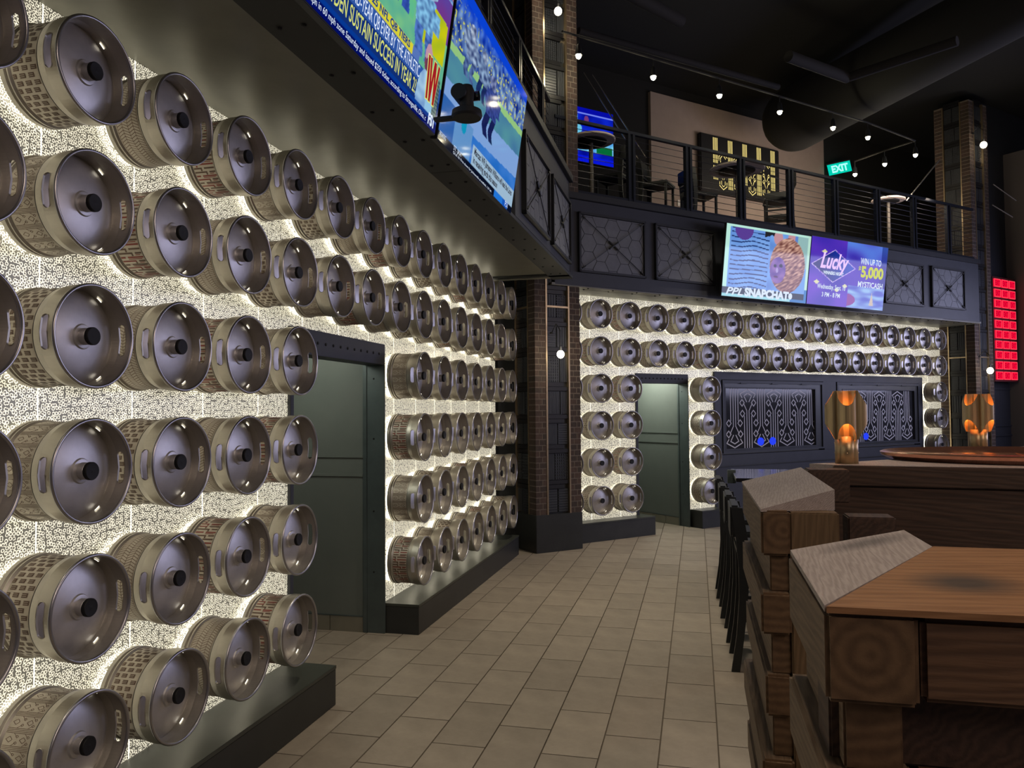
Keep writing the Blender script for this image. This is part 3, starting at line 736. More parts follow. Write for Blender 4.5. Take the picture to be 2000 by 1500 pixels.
# ------------------------------------------------------------------ brick columns
def column(idx, F, x0, y0, side, z0, z1, brass_h, course_single, faces):
    """square column: x0..x0+side along the wall, y0 (front, towards room)..y0+side; brick corners, brass angles, relief panels"""
    c = struct(empty('column_%d' % idx, F)); bw = 0.165; inset = 0.05
    corners = [(x0, y0), (x0 + side - bw, y0), (x0, y0 + side - bw), (x0 + side - bw, y0 + side - bw)]
    vis = [0, 1, 2] if faces == 'all' else [0, 1, 2]
    B().box(x0 + inset, x0 + side - inset, y0 + inset, y0 + side - inset, z0, z1).build('core', M_DARK, None, c)
    for ci in range(4):
        cx, cy = corners[ci]
        B().box(cx + 0.003, cx + bw - 0.003, cy + 0.003, cy + bw - 0.003, z0, z1).build('mortar', M_MORTAR, None, c)
    hgt = 0.0745; n = int((z1 - z0) / hgt); single = 0; joined = B(); g = 0.013
    for ci in vis:
        cx, cy = corners[ci]
        for k in range(n):
            za, zb_ = z0 + k * hgt + g / 2, z0 + (k + 1) * hgt - g / 2
            long_ = 0.105; 
            if k % 2: parts_ = [(cx, cx + long_ - g / 2), (cx + long_ + g / 2, cx + bw)]
            else: parts_ = [(cx, cx + bw - long_ - g / 2), (cx + bw - long_ + g / 2, cx + bw)]
            for p_ in parts_:
                if course_single and ci < 2 and single < 296:
                    B().box(p_[0], p_[1], cy, cy + bw, za, zb_).build('brick', random.choice(M_BRICK), None, c); single += 1
                else: joined.cur = random.randrange(3); joined.box(p_[0], p_[1], cy, cy + bw, za, zb_)
    if joined.v: tag(joined.build('brick', M_BRICK, None, c), kind='stuff')
    # brass angles beside each brick strip on the front and the left face
    for (a, c2) in ((x0 + bw, x0 + bw + 0.022), (x0 + side - bw - 0.022, x0 + side - bw)):
        B().box(a, c2, y0 - 0.006, y0 + 0.05, z0, z1).build('brass_angle', M_BRASS, None, c)
    for (a, c2) in ((y0 + bw, y0 + bw + 0.022), (y0 + side - bw - 0.022, y0 + side - bw)):
        B().box(x0 - 0.006, x0 + 0.05, a, c2, z0, z1).build('brass_angle', M_BRASS, None, c)
    B().box(x0 + bw + 0.02, x0 + side - bw - 0.02, y0 - 0.004, y0 + 0.03, brass_h, brass_h + 0.024).build('brass_bar', M_BRASS, None, c)
    B().box(x0 - 0.004, x0 + 0.03, y0 + bw + 0.02, y0 + side - bw - 0.02, brass_h, brass_h + 0.024).build('brass_bar', M_BRASS, None, c)
    # relief panels
    rnd = random.Random(11 + idx); Mr = mat('relief_panel_slate', (0.040, 0.044, 0.052), 0.42, 0.15, 0.1, 8); Md = mat('relief_recess_black', (0.010, 0.010, 0.012), 0.4)
    for fi in (0, 1):
        w0, w1 = bw + 0.024, side - bw - 0.024
        z = z0 + 0.02; kk = 0
        while z < z1 - 0.2:
            hh = (0.30, 0.34, 0.27)[kk % 3]; kk += 1
            split = w0 + (w1 - w0) * rnd.choice((0.36, 0.5, 0.64))
            for (a, b_) in ((w0, split - 0.006), (split + 0.006, w1)):
                typ = rnd.choice(('grid', 'vert', 'horz', 'vert2')); p = B()
                def bx(u0, u1, d0, d1, za, zb_):
                    if fi == 0: p.box(x0 + u0, x0 + u1, y0 + d0, y0 + d1, za, zb_)
                    else: p.box(x0 + d0, x0 + d1, y0 + u0, y0 + u1, za, zb_)
                bx(a, b_, 0.036, 0.05, z, min(z + hh, z1)); wd = b_ - a
                if typ in ('vert', 'vert2'):
                    nn_ = 4 if typ == 'vert' else 9
                    for q in range(nn_): bx(a + wd * (q + 0.12) / nn_, a + wd * (q + 0.88) / nn_, 0.026, 0.036, z + 0.006, z + hh - 0.006)
                elif typ == 'horz':
                    for q in range(9): bx(a + 0.006, b_ - 0.006, 0.026, 0.036, z + hh * (q + 0.15) / 9, z + hh * (q + 0.85) / 9)
                else:
                    for q in range(6):
                        for q2 in range(9): bx(a + wd * (q + 0.2) / 6, a + wd * (q + 0.8) / 6, 0.026, 0.036, z + hh * (q2 + 0.2) / 9, z + hh * (q2 + 0.8) / 9)
                p.build('relief_panel', Mr, None, c)
            z += hh + 0.008
            for q in range(2):
                p = B()
                if fi == 0: p.box(x0 + w0, x0 + w1 - 0.06 * (q ^ (kk % 2)), y0 + 0.016, y0 + 0.05, z, z + 0.05)
                else: p.box(x0 + 0.016, x0 + 0.05, y0 + w0, y0 + w1, z, z + 0.05)
                p.build('relief_bar', Md, None, c); z += 0.056
    return c
# column 1 stands where the two keg walls meet; its frame follows the far wall
C1 = Vector((0.2961, 9.8311, 0)); FC1 = frame(C1, R(60.5))
pl = struct(B().box(0, 0.715, 0, 0.95, 0, H - 1.35).build('column_1_plinth', M_DARK, FC1, bevel=0.004)); pl.name = 'trim_1'
column(1, FC1, 0.008, 0.012, 0.70, H - 1.35, 8.0, H + 1.335, True, 'all')
FC2 = F2
column(2, F2, 9.15, -0.39, 0.70, 0.0, 8.0, H + 0.98, False, 'all')

# ------------------------------------------------------------------ other walls, ceiling
struct(B().box(-8, 16, -4, 30, 8.2, 8.4).build('ceiling', M_CEIL))
deck = struct(B().box(-3.0, 16.0, 3.05, 3.2, H + 2.8, 8.2).build('wall_upper', M_CEIL, FF))
struct(B().box(3.30, 8.40, 2.98, 3.05, H + 2.8, H + 6.16).build('wall_upper', M_BEIGE, FF))
struct(B().box(9.85, 16.0, -0.18, 0.4, 0, 8.2).build('wall_right', M_NAVY, F2))
for z in (H - 0.42, H - 0.62, H + 0.35): B().box(9.9, 16.0, -0.20, -0.18, z, z + 0.03).build('wall_right_rail', M_NAVY, F2).__setitem__('kind', 'structure')
struct(B().box(10.93, 11.9, -0.62, -0.18, 0, H + 5.4).build('column_3', mat('grey_plaster', (0.10, 0.085, 0.085), 0.8), F2))

# ------------------------------------------------------------------ railings
def railing(F, s0, s1, z0, z1, y, posts, label, group=None):
    r = tag(empty('balcony_railing', F), label, 'railing', group)
    B().box(s0, s1, y - 0.028, y + 0.028, z1 - 0.045, z1).build('handrail', M_RAIL, None, r, bevel=0.004)
    B().box(s0, s1, y - 0.02, y + 0.02, z0 + 0.03, z0 + 0.06).build('bottom_rail', M_RAIL, None, r)
    for p in posts:
        b = B().box(p - 0.062, p - 0.022, y - 0.03, y + 0.03, z0, z1 - 0.04); b.box(p + 0.022, p + 0.062, y - 0.03, y + 0.03, z0, z1 - 0.04); b.box(p - 0.03, p + 0.03, y - 0.01, y + 0.01, z0, z1 - 0.04); b.build('post', M_RAIL, None, r)
    n = 10
    for k in range(1, n):
        z = z0 + 0.05 + (z1 - z0 - 0.08) * k / n; B().tube((s0, y, z), (s1, y, z), 0.0045, 5).build('cable', M_CABLE, None, r)
    return r
railing(FF, -0.9, 9.0, H + 2.885, H + 3.91, 0.06, [0.39, 1.47, 2.58, 3.69, 4.82, 5.97, 7.05, 8.15], 'black cable railing with paired posts on the far balcony')
railing(F1, -1.0, 6.75, H + 2.88, H + 3.86, -0.50, [0.3, 1.5, 2.7, 3.9, 5.1, 6.3], 'black cable railing above the two big tilted screens')

# ------------------------------------------------------------------ television pictures (painted as point colours on a fine grid)
def nz2(x, y, s=1.0, seed=0.0): return noise.noise(Vector((x * s, y * s, seed)))
def lin(c): return tuple((v / 255.0) ** 2.2 for v in c)
SCREEN = {}
def screen_mat(name, strength):
    m = bpy.data.materials.new(name); m.use_nodes = True; nt = m.node_tree; nt.nodes.clear()
    a = nt.nodes.new('ShaderNodeAttribute'); a.attribute_name = 'picture'; e = nn(nt, 'ShaderNodeEmission', Strength=strength); o = nt.nodes.new('ShaderNodeOutputMaterial')
    nt.links.new(a.outputs['Color'], e.inputs[0])
    g = nn(nt, 'ShaderNodeBsdfGlossy'); g.inputs['Roughness'].default_value = 0.06; g.inputs['Color'].default_value = (0.045, 0.045, 0.045, 1)
    ad = nt.nodes.new('ShaderNodeAddShader'); nt.links.new(e.outputs[0], ad.inputs[0]); nt.links.new(g.outputs[0], ad.inputs[1]); nt.links.new(ad.outputs[0], o.inputs[0]); return m
M_SCR = screen_mat('screen_picture', 0.72)
def television(F, s, off, z, w, h, tilt, painter, label, name='television', nx=220, ny=124, group=None, sc=1.0):
    mw = F @ Matrix.Translation((s, -off, z)) @ Matrix.Rotation(tilt, 4, 'X') @ Matrix.Scale(sc, 4)
    t = tag(empty(name, mw), label, 'television', group)
    b = B(); bz = 0.008
    b.box(-bz, w + bz, 0.002, 0.045, -bz, h + bz); b.box(w * 0.2, w * 0.8, 0.045, 0.075, h * 0.15, h * 0.8)
    b.build('casing', M_BLACKM, None, t, bevel=0.003)
    me = bpy.data.meshes.new('picture')
    vs = [(w * i / nx, 0.0, h * j / ny) for j in range(ny + 1) for i in range(nx + 1)]
    fs = [(j * (nx + 1) + i, j * (nx + 1) + i + 1, (j + 1) * (nx + 1) + i + 1, (j + 1) * (nx + 1) + i) for j in range(ny) for i in range(nx)]
    me.from_pydata(vs, [], fs); ca = me.color_attributes.new('picture', 'FLOAT_COLOR', 'POINT')
    buf = []
    for j in range(ny + 1):
        for i in range(nx + 1): buf += [*lin(painter(i / nx, j / ny)), 1.0]
    ca.data.foreach_set('color', buf); me.update()
    p = link('picture', me, M_SCR, None, t)
    B().box(w * 0.3, w * 0.7, 0.075, 0.19, h * 0.35, h * 0.6).build('wall_bracket', M_BLACKM, None, t)
    return t, p
def el(x, y, cx, cy, rx, ry): return ((x - cx) / rx) ** 2 + ((y - cy) / ry) ** 2 < 1
def mixc(a, b, t): return tuple(a[i] + (b[i] - a[i]) * max(0, min(1, t)) for i in range(3))
def stands(x, y):
    n = nz2(x, y * 0.6, 60, 1.0); n2 = nz2(x, y, 22, 5.0)
    c = mixc((40, 60, 150), (150, 190, 235), 0.5 + n)
    if n2 > 0.30: c = mixc(c, (190, 80, 90), 0.6)
    if n < -0.28: c = (28, 30, 90)
    return c
def player(x, y, cx, cy, s, body, leg, seed=0):
    """rough moving-player silhouette: helmet, trunk, arms, legs"""
    u, v = (x - cx) / s, (y - cy) / s
    u += 0.08 * nz2(v, seed, 4)
    if el(u, v, 0.02, 0.86, 0.10, 0.11): return mixc(body, (230, 235, 240), 0.5)
    if abs(u) < 0.17 - 0.05 * abs(v - 0.6) and 0.35 < v < 0.78: return body
    if 0.52 < v < 0.74 and abs(u + 0.20) < 0.07: return body
    if 0.45 < v < 0.68 and abs(u - 0.22) < 0.06: return body
    if 0 <= v <= 0.38 and (abs(u + 0.09 - 0.12 * (0.38 - v)) < 0.07 or abs(u - 0.09 - 0.10 * (0.38 - v)) < 0.06): return leg
    return None
def paint_ticker(x, y):                       # near left screen
    if y < 0.052: return (8, 22, 100)
    if y < 0.075: return (14, 60, 150)
    if y < 0.175:
        c = (24, 52, 120)
    elif y < 0.265: c = (52, 90, 168)
    elif y < 0.315 and x < 0.80: c = (222, 214, 60) if 0.40 < x < 0.745 else (90, 120, 190)
    else:
        yy = y
        if yy > 0.86 - 0.10 * x: c = stands(x, yy)
        elif yy > 0.62 - 0.10 * x: c = mixc((118, 58, 140), (96, 70, 160), 0.5 + nz2(x, y, 9))
        elif yy > 0.42 and x < 0.72: c = mixc((96, 190, 150), (110, 200, 120), 0.5 + nz2(x, y, 12))
        else: c = mixc((92, 176, 150), (120, 195, 140), 0.5 + nz2(x, y, 15))
        if 0.34 < x < 0.40 and 0.55 < y < 0.80: c = (232, 84, 70)
        if 0.46 < x < 0.51 and 0.50 < y < 0.72: c = (225, 88, 84)
        if 0.80 < x < 0.985 and 0.38 < y < 0.66 - 0.04 * x: c = mixc((206, 205, 28), (170, 190, 40), 0.5 + nz2(x, y, 14))
        for (cx, cy, s_, b_, l_, sd) in ((0.60, 0.42, 0.46, (120, 170, 240), (60, 90, 190), 1), (0.80, 0.30, 0.44, (140, 205, 245), (90, 130, 210), 2), (0.44, 0.46, 0.40, (70, 80, 170), (60, 60, 150), 3)):
            p = player(x, y, cx, cy, s_, b_, l_, sd)
            if p: c = mixc(p, (30, 50, 110), 0.25 + 0.6 * nz2(x, y, 40, sd))
    # portrait of a helmeted player and banner behind the right end of the bar
    if x > 0.80 and y < 0.42:
        if 0.865 < x < 0.985 and 0.05 < y < 0.30: c = (70, 90, 90) if int(y * 90) % 2 else (110, 130, 130)
        if el(x, y, 0.868, 0.335, 0.030, 0.085): c = (196, 150, 170) if y > 0.33 else (120, 70, 90)
        if el(x, y, 0.868, 0.30, 0.018, 0.045): c = (110, 60, 90)
        if el(x, y, 0.862, 0.10, 0.058, 0.17) and y > 0.0: c = mixc((178, 215, 238), (120, 160, 210), 0.5 + nz2(x, y, 20))
        if el(x, y, 0.915, 0.10, 0.028, 0.15): c = (150, 200, 235)
    return c
def paint_field(x, y):                        # near right screen
    if y < 0.055: c = (16, 22, 40) if not (0.70 < x < 0.93) else ((40, 120, 220) if x < 0.84 else (30, 90, 190))
    elif y < 0.20 and x > 0.36 and y < 0.19: c = (160, 190, 215)
    elif y < 0.28 and x < 0.34: c = (50, 100, 175) if x < 0.14 else (100, 150, 205)
    else:
        g = y - 0.10 * x
        if y > 0.93: c = (18, 70, 215)
        elif g > 0.60: 
            n = nz2(x, y * 0.6, 26, 2.0); c = mixc((20, 44, 130), (150, 185, 220), 0.5 + 0.9 * n)
            if nz2(x, y, 50, 7) > 0.34: c = (205, 210, 90)
            if g > 0.80 and x > 0.0: c = mixc(c, (16, 66, 225), (g - 0.78) * 6)
        elif g > 0.55: c = (150, 200, 130)
        elif g > 0.38: c = mixc((70, 120, 160), (86, 150, 160), 0.5 + nz2(x, y, 6))
        elif g > 0.20: c = (128, 165, 222)
        else: c = mixc((40, 110, 200), (70, 130, 215), 0.5 + nz2(x, y, 8))
        for (cx, cy, s_, b_, l_) in ((0.50, 0.32, 0.46, (70, 90, 170), (34, 40, 90)), (0.20, 0.52, 0.36, (170, 195, 225), (110, 140, 190)), (0.36, 0.50, 0.34, (150, 180, 215), (40, 60, 110))):
            p = player(x, y, cx, cy, s_, b_, l_)
            if p: c = mixc(p, (20, 30, 80), 0.35 + 0.6 * nz2(x, y, 35))
    if el(x, y, 0.235, 0.235, 0.028, 0.055): c = (20, 150, 190)
    return c
def paint_stripes(x, y):                      # far left screen: striped shirts and a shaggy hood
    if y < 0.135: c = (24, 44, 58) if x > 0.0 else (20, 40, 60)
    else: c = (120, 165, 232)
    if y >= 0.135:
        wave = 0.012 * sin(x * 14) + 0.02 * nz2(x, y, 5)
        st = ((y + wave) * 15.5) % 1.0
        c = mixc((126, 172, 240), (104, 150, 226), 0.5 + nz2(x, y, 6))
        if st < 0.26 and 0.06 < x < 0.50: c = (38, 58, 110)
        if el(x, y, 0.20, 0.955, 0.105, 0.15): c = (92, 66, 150)
        if x > 0.50: c = mixc((118, 168, 240), (90, 130, 205), 0.4 + nz2(x, y, 5))
        if x > 0.84: c = (150, 190, 190) if y > 0.5 else (110, 160, 230)
        if 0.44 < x < 0.60 and y > 0.93 - abs(x - 0.52) * 0.6: c = (40, 40, 45)
        if el(x, y, 0.60, 0.90, 0.055, 0.10) or el(x, y, 0.76, 0.92, 0.045, 0.10): c = (200, 150, 160)
        if el(x, y, 0.735, 0.52, 0.215, 0.40):
            n = nz2(x * 2.2 + y, (x + y) * 4 - y * 9, 7, 3.0); c = mixc((110, 66, 62), (216, 170, 150), 0.45 + 1.1 * n + 0.5 * (y - 0.5))
        if el(x, y, 0.62, 0.44, 0.095, 0.19): c = mixc((96, 64, 150), (150, 110, 180), 0.5 + nz2(x, y, 12))
        if el(x, y, 0.585, 0.50, 0.020, 0.026) or el(x, y, 0.655, 0.51, 0.022, 0.028): c = (30, 26, 60)
        if el(x, y, 0.612, 0.44, 0.014, 0.04): c = (170, 150, 210)
        if el(x, y, 0.605, 0.345, 0.030, 0.012): c = (80, 40, 90)
        if x < 0.045 or (y > 0.965): c = (190, 240, 225)
        if x > 0.965: c = (190, 232, 215)
    if y < 0.045: c = (150, 215, 225) if x < 0.80 else (40, 120, 190)
    if x > 0.965 and y < 0.2: c = (40, 120, 190)
    return c
def paint_lucky(x, y):                        # far right screen
    n = nz2(x + 0.3 * y, y - 0.2 * x, 3.2, 4.0)
    c = mixc((58, 44, 172), (104, 60, 200), 0.5 + n)
    if x > 0.45 and y > 0.70: c = mixc(c, (90, 150, 240), 0.5 + n)
    if y < 0.34 and x > 0.50:
        c = mixc((84, 96, 200), (150, 190, 236), 0.5 + nz2(x, y * 3, 6, 1.0))
        if el(x, y, 0.47, 0.12, 0.14, 0.10): c = (140, 60, 150)
    if x > 0.92 and y > 0.35: c = mixc(c, (34, 48, 130), 0.6)
    d = abs(x - 0.30) / 0.28 + abs(y - 0.60) / 0.245
    if d < 0.96: c = mixc((26, 34, 110), (30, 70, 190), (x - 0.1) * 2.4)
    elif d < 1.02: c = (226, 210, 250) if (int((x * 3 + y * 2.1) * 40) % 2) else (140, 90, 220)
    if 0.80 < x < 0.86 and 0.06 < y < 0.26 and abs(x - 0.83) < 0.030 * (1 - (y - 0.06) / 0.2): c = (206, 186, 170)
    for cx, cy in ((0.17, 0.80), (0.46, 0.16 + 0.16), (0.10, 0.34), (0.36, 0.25)):
        if abs(x - cx) + abs(y - cy) < 0.035: c = (224, 222, 170)
    return c
def paint_news(x, y):                         # small screen on the upper deck
    c = mixc((8, 20, 150), (24, 50, 220), 0.5 + nz2(x, y, 4))
    if y > 0.90: c = (12, 20, 170)
    if 0.885 < y < 0.905: c = (120, 140, 255)
    if el(x, y, 0.12, 0.80, 0.09, 0.11) or el(x, y, 0.18, 0.60, 0.12, 0.10): c = (110, 200, 235)
    if el(x, y, 0.40, 0.78, 0.05, 0.08): c = (120, 60, 120)
    if 0.20 < y < 0.44: c = mixc((70, 150, 235), (140, 225, 245), 0.5 + nz2(x, y, 10))
    if 0.62 < x < 0.97 and 0.20 < y < 0.34: c = (14, 110, 60)
    if y < 0.12: c = (16, 30, 220)
    if el(x, y, 0.60, 0.48, 0.14, 0.05): c = (220, 220, 255)
    return c
G_TW = glow('screen_text_white', (0.75, 0.85, 1.0), 0.8); G_TY = glow('screen_text_yellow', (0.80, 0.86, 0.22), 0.66); G_TN = glow('screen_text_navy', (0.02, 0.05, 0.16), 1.0)
G_TD = glow('screen_text_dark', (0.03, 0.03, 0.04), 1.0); G_TL = glow('screen_text_lilac', (0.70, 0.50, 0.95), 1.0); G_BURG = glow('screen_burgundy', (0.28, 0.010, 0.015), 1.0)
I4 = Matrix.Identity(4); ye = -0.0012
t, p = television(F1, -0.085, 0.775, H + 1.628, 1.886, 1.030, R(8.8), paint_ticker, 'large tilted television nearest the camera, football and a yellow headline', nx=240, ny=132, sc=0.969)
text('50 mph in 60 mph zone Saturday and issued $250 ticket, according to Strongsville, Ohio, c', 0.28, 0.018, 0.030, I4, G_TW, p, ye, 1.43)
text('FS1', 1.745, 0.020, 0.062, I4, G_TW, p, ye, 0.095, bold=0.004)
text('WILL JAYDEN SUSTAIN SUCCESS IN YEAR 2?', 0.27, 0.098, 0.078, I4, G_TY, p, ye, 1.24, bold=0.001)
text('TOP RANKED 2ND-YEAR QB EVER BY THE ATHLETIC', 0.33, 0.196, 0.066, I4, G_TW, p, ye, 1.20)
text('2025 NFL QB TIERS', 0.80, 0.285, 0.036, I4, G_TN, p, ye, 0.56, bold=0.002)
wb = B()
def W_logo(b, w, y): 
    for a, c in (((0.0, 1.0), (0.16, 0.0)), ((0.20, 1.0), (0.42, 0.0)), ((0.42, 0.0), (0.56, 1.0)), ((0.62, 1.0), (0.80, 0.0)), ((0.80, 0.0), (0.95, 1.0))): ribbon(b, [(1.645 + 0.17 * a[0], 0.15 + 0.21 * a[1]), (1.645 + 0.17 * c[0], 0.15 + 0.21 * c[1])], w, y)
W_logo(wb, 0.042, ye); wb.build('team_letter_edge', G_TY, None, p); wb = B(); W_logo(wb, 0.028, 2 * ye); wb.build('team_letter', G_BURG, None, p)
t, p = television(F1, 1.810, 0.768, H + 1.628, 1.888, 1.0135, R(8.8), paint_field, 'large tilted television beside the swivel camera, players on a field', sc=0.969)
text('Marcas: WR Jameson Williams will lead the Lions', 0.72, 0.135, 0.046, I4, G_TD, p, ye, 1.10, bold=0.002)
text('in receiving yards this season', 0.72, 0.075, 0.046, I4, G_TD, p, ye, 0.66, bold=0.002)
text('BREAKING', 0.02, 0.030, 0.028, I4, G_TW, p, ye, 0.12); text('ST. JAX', 0.30, 0.030, 0.030, I4, G_TW, p, ye, 0.16)
text('Q1st 10: First down for Jacksonville at midfield, 1:37 left', 0.30, 0.006, 0.016, I4, G_TW, p, ye, 0.95)
text('FS1', 1.66, 0.012, 0.042, I4, G_TW, p, ye, 0.09)
t, p = television(FF, 1.83, 0.215, H + 1.655, 1.84, 1.050, R(7.4), paint_stripes, 'television on the far balcony showing a striped shirt and shaggy hood', nx=170, ny=110)
text('PPL', 0.07, 0.030, 0.105, I4, G_TW, p, ye, 0.36, shear=0.3, bold=0.004)
text('SNAPCHAT', 0.47, 0.030, 0.115, I4, G_TW, p, ye, 0.97, bold=0.010)
B().sphere((1.47, ye, 0.085), 0.045, 12, 8, (1, 0.02, 1.1)).build('ghost_mark', G_TW, None, p)
t, p = television(FF, 3.690, 0.215, H + 1.655, 1.95, 1.065, R(7.4), paint_lucky, 'purple television on the far balcony offering $5,000', nx=170, ny=110)
text('Lucky', 0.24, 0.60, 0.24, I4, G_TL, p, ye, 0.70, shear=0.35, bold=0.010)
text('WINNERS NIGHT', 0.34, 0.50, 0.050, I4, G_TW, p, ye, 0.50, bold=0.003)
text('WIN UP TO', 1.25, 0.735, 0.100, I4, G_TW, p, ye, 0.55, bold=0.003)
text('$', 1.21, 0.62, 0.075, I4, G_TY, p, ye, 0.06, bold=0.004); text('5,000', 1.28, 0.53, 0.170, I4, G_TY, p, ye, 0.60, bold=0.012)
text('MYSTICASH', 1.22, 0.36, 0.090, I4, G_TW, p, ye, 0.66, bold=0.003)
text('Wednesday, Sept. 10', 0.22, 0.265, 0.075, I4, G_TW, p, ye, 0.70, bold=0.002); text('3 PM - 8 PM', 0.34, 0.14, 0.070, I4, G_TW, p, ye, 0.45, bold=0.002)

# swivel camera in front of the gap between the two near screens
q = F1 @ Matrix.Translation((1.655, -1.00, H + 1.665)) @ Matrix.Scale(1.08, 4)
pc = tag(empty('security_camera', q), 'black swivel camera on a bracket between the two large near screens', 'camera')
b = B(); b.lathe([(0, 0), (0.075, 0), (0.082, 0.012), (0.078, 0.040), (0.060, 0.050), (0, 0.052)], 28); b.build('base', M_BLACK, None, pc, True)
b = B(); b.lathe([(0.040, 0.050), (0.036, 0.09), (0.040, 0.15), (0.030, 0.175), (0, 0.180)], 24); b.build('yoke', M_BLACK, None, pc, True)
b = B(); b.tube((-0.055, 0.03, 0.130), (0.055, 0.03, 0.130), 0.042, 20); b.build('head', M_BLACK, None, pc, True)
b = B(); b.tube((0.045, -0.055, 0.135), (0.045, 0.03, 0.135), 0.026, 16); b.build('lens', mat('lens_glass', (0.01, 0.01, 0.015), 0.05), None, pc, True)
B().box(-0.020, 0.020, 0.0, 0.18, 0.002, 0.018).build('bracket_arm', M_BLACK, None, pc)

# ------------------------------------------------------------------ upper deck
t, p = television(FF, 1.35, -2.97, H + 4.52, 1.02, 1.0, 0.0, paint_news, 'blue television on the upper deck left of the beige wall', nx=90, ny=80)
text('BREAKING NEWS', 0.02, 0.36, 0.06, I4, G_TW, p, ye, 0.42); text('Draft Odds Draft', 0.02, 0.27, 0.06, I4, G_TN, p, ye, 0.56)
sg = tag(empty('neon_sign', FF @ Matrix.Translation((4.48, -0, H + 4.42)) @ Matrix.Translation((0, 2.86, 0))), 'black sign on the beige wall with yellow circuit lines', 'sign')
B().box(0, 2.30, 0, 0.10, -0.05, 1.12).build('backboard', M_BLACK, None, sg, bevel=0.02)
nb = B()
for k in range(5):
    x = 0.40 + k * 0.42
    for q in range(4): ribbon(nb, [(x - 0.055 + q * 0.036, 0.56), (x - 0.055 + q * 0.036, 1.06)], 0.015, -0.008)
    for q in range(4): ribbon(nb, [(x - 0.055 + q * 0.036, 0.06 if k % 2 else 0.22), (x - 0.055 + q * 0.036, 0.50)], 0.015, -0.008)
    if k < 4:
        xm = x + 0.21
        for e, o in ((0.115, 0.0), (0.07, -0.03)): ribbon(nb, [(xm - e, 0.62 + o), (xm - e, 0.70 + o), (xm, 0.78 + o), (xm + e, 0.70 + o)], 0.015, -0.008)
        for sgn in (-1, 1):
            for zc in (0.50, 0.36):
                ribbon(nb, [(xm + sgn * 0.075 - 0.028, zc), (xm + sgn * 0.075, zc + 0.036), (xm + sgn * 0.075 + 0.028, zc), (xm + sgn * 0.075, zc - 0.036)], 0.013, -0.008, True)
                ribbon(nb, [(xm + sgn * 0.055, zc - 0.03), (xm + sgn * 0.02, zc - 0.12)], 0.013, -0.008)
        ribbon(nb, [(xm - 0.10, 0.18), (xm - 0.10, 0.10), (xm, 0.03), (xm + 0.10, 0.10), (xm + 0.10, 0.18)], 0.015, -0.008); ribbon(nb, [(xm - 0.05, 0.20), (xm - 0.05, 0.13), (xm, 0.09), (xm + 0.05, 0.13), (xm + 0.05, 0.20)], 0.013, -0.008)
nb.build('neon_lines', G_YEL, None, sg)
B().box(3.95, 4.07, 2.965, 2.98, H + 4.0, H + 4.12).build('light_switch', M_WHITE, FF)
tag(bpy.data.objects['light_switch'], 'white switch plate low on the beige upper wall', 'switch')
ex = tag(empty('exit_sign', FF @ Matrix.Translation((8.42, 2.85, H + 5.24)) @ Matrix.Rotation(R(-30), 4, 'Z') @ Matrix.Rotation(R(-12), 4, 'Y')), 'green edge-lit exit sign hanging over the upper deck', 'sign')
B().box(0, 0.52, 0, 0.02, 0, 0.24).build('plate', G_TEAL, None, ex)
text('EXIT', 0.07, 0.045, 0.15, I4, G_MINT, ex, -0.004, 0.38, bold=0.01)
B().box(-0.01, 0.53, -0.01, 0.03, 0.24, 0.27).build('housing', M_BLACKM, None, ex)
def bar_table(x, y, z, r, label):
    t = tag(empty('bar_table', Matrix.Translation((x, y, 0))), label, 'table', 'round tables on the upper deck')
    B().lathe([(r - 0.012, z - 0.035), (r, z - 0.028), (r, z - 0.006), (r - 0.01, z), (0, z)], 48).build('table_top', M_TABLETOP, None, t, True)
    B().lathe([(r * 0.66, z - 0.034), (r - 0.012, z - 0.035)][::-1] + [(0, z - 0.034)], 48).build('underside', M_TABLETOP, None, t, True)
    B().lathe([(0.0, z - 0.062), (r * 0.60, z - 0.060), (r * 0.66, z - 0.052), (r * 0.66, z - 0.034)], 40).build('mounting_disc', M_BLACK, None, t, True)
    B().tube((0, 0, H + 2.80), (0, 0, z - 0.05), 0.032, 14).build('pole', mat('dull_grey_pole', (0.12, 0.11, 0.10), 0.4, 0.5), None, t, True)
    B().lathe([(0.24, H + 2.80), (0.24, H + 2.815), (0.05, H + 2.84), (0, H + 2.84)], 28).build('base', M_BLACK, None, t, True)
bar_table(1.19, 11.20, H + 3.985, 0.36, 'round high table on the upper deck in front of the blue television')
bar_table(3.80, 12.75, H + 4.02, 0.45, 'round high table on the upper deck in front of the neon sign')
bar_table(7.25, 14.62, H + 3.99, 0.30, 'small round high table on the upper deck right of the exit sign')

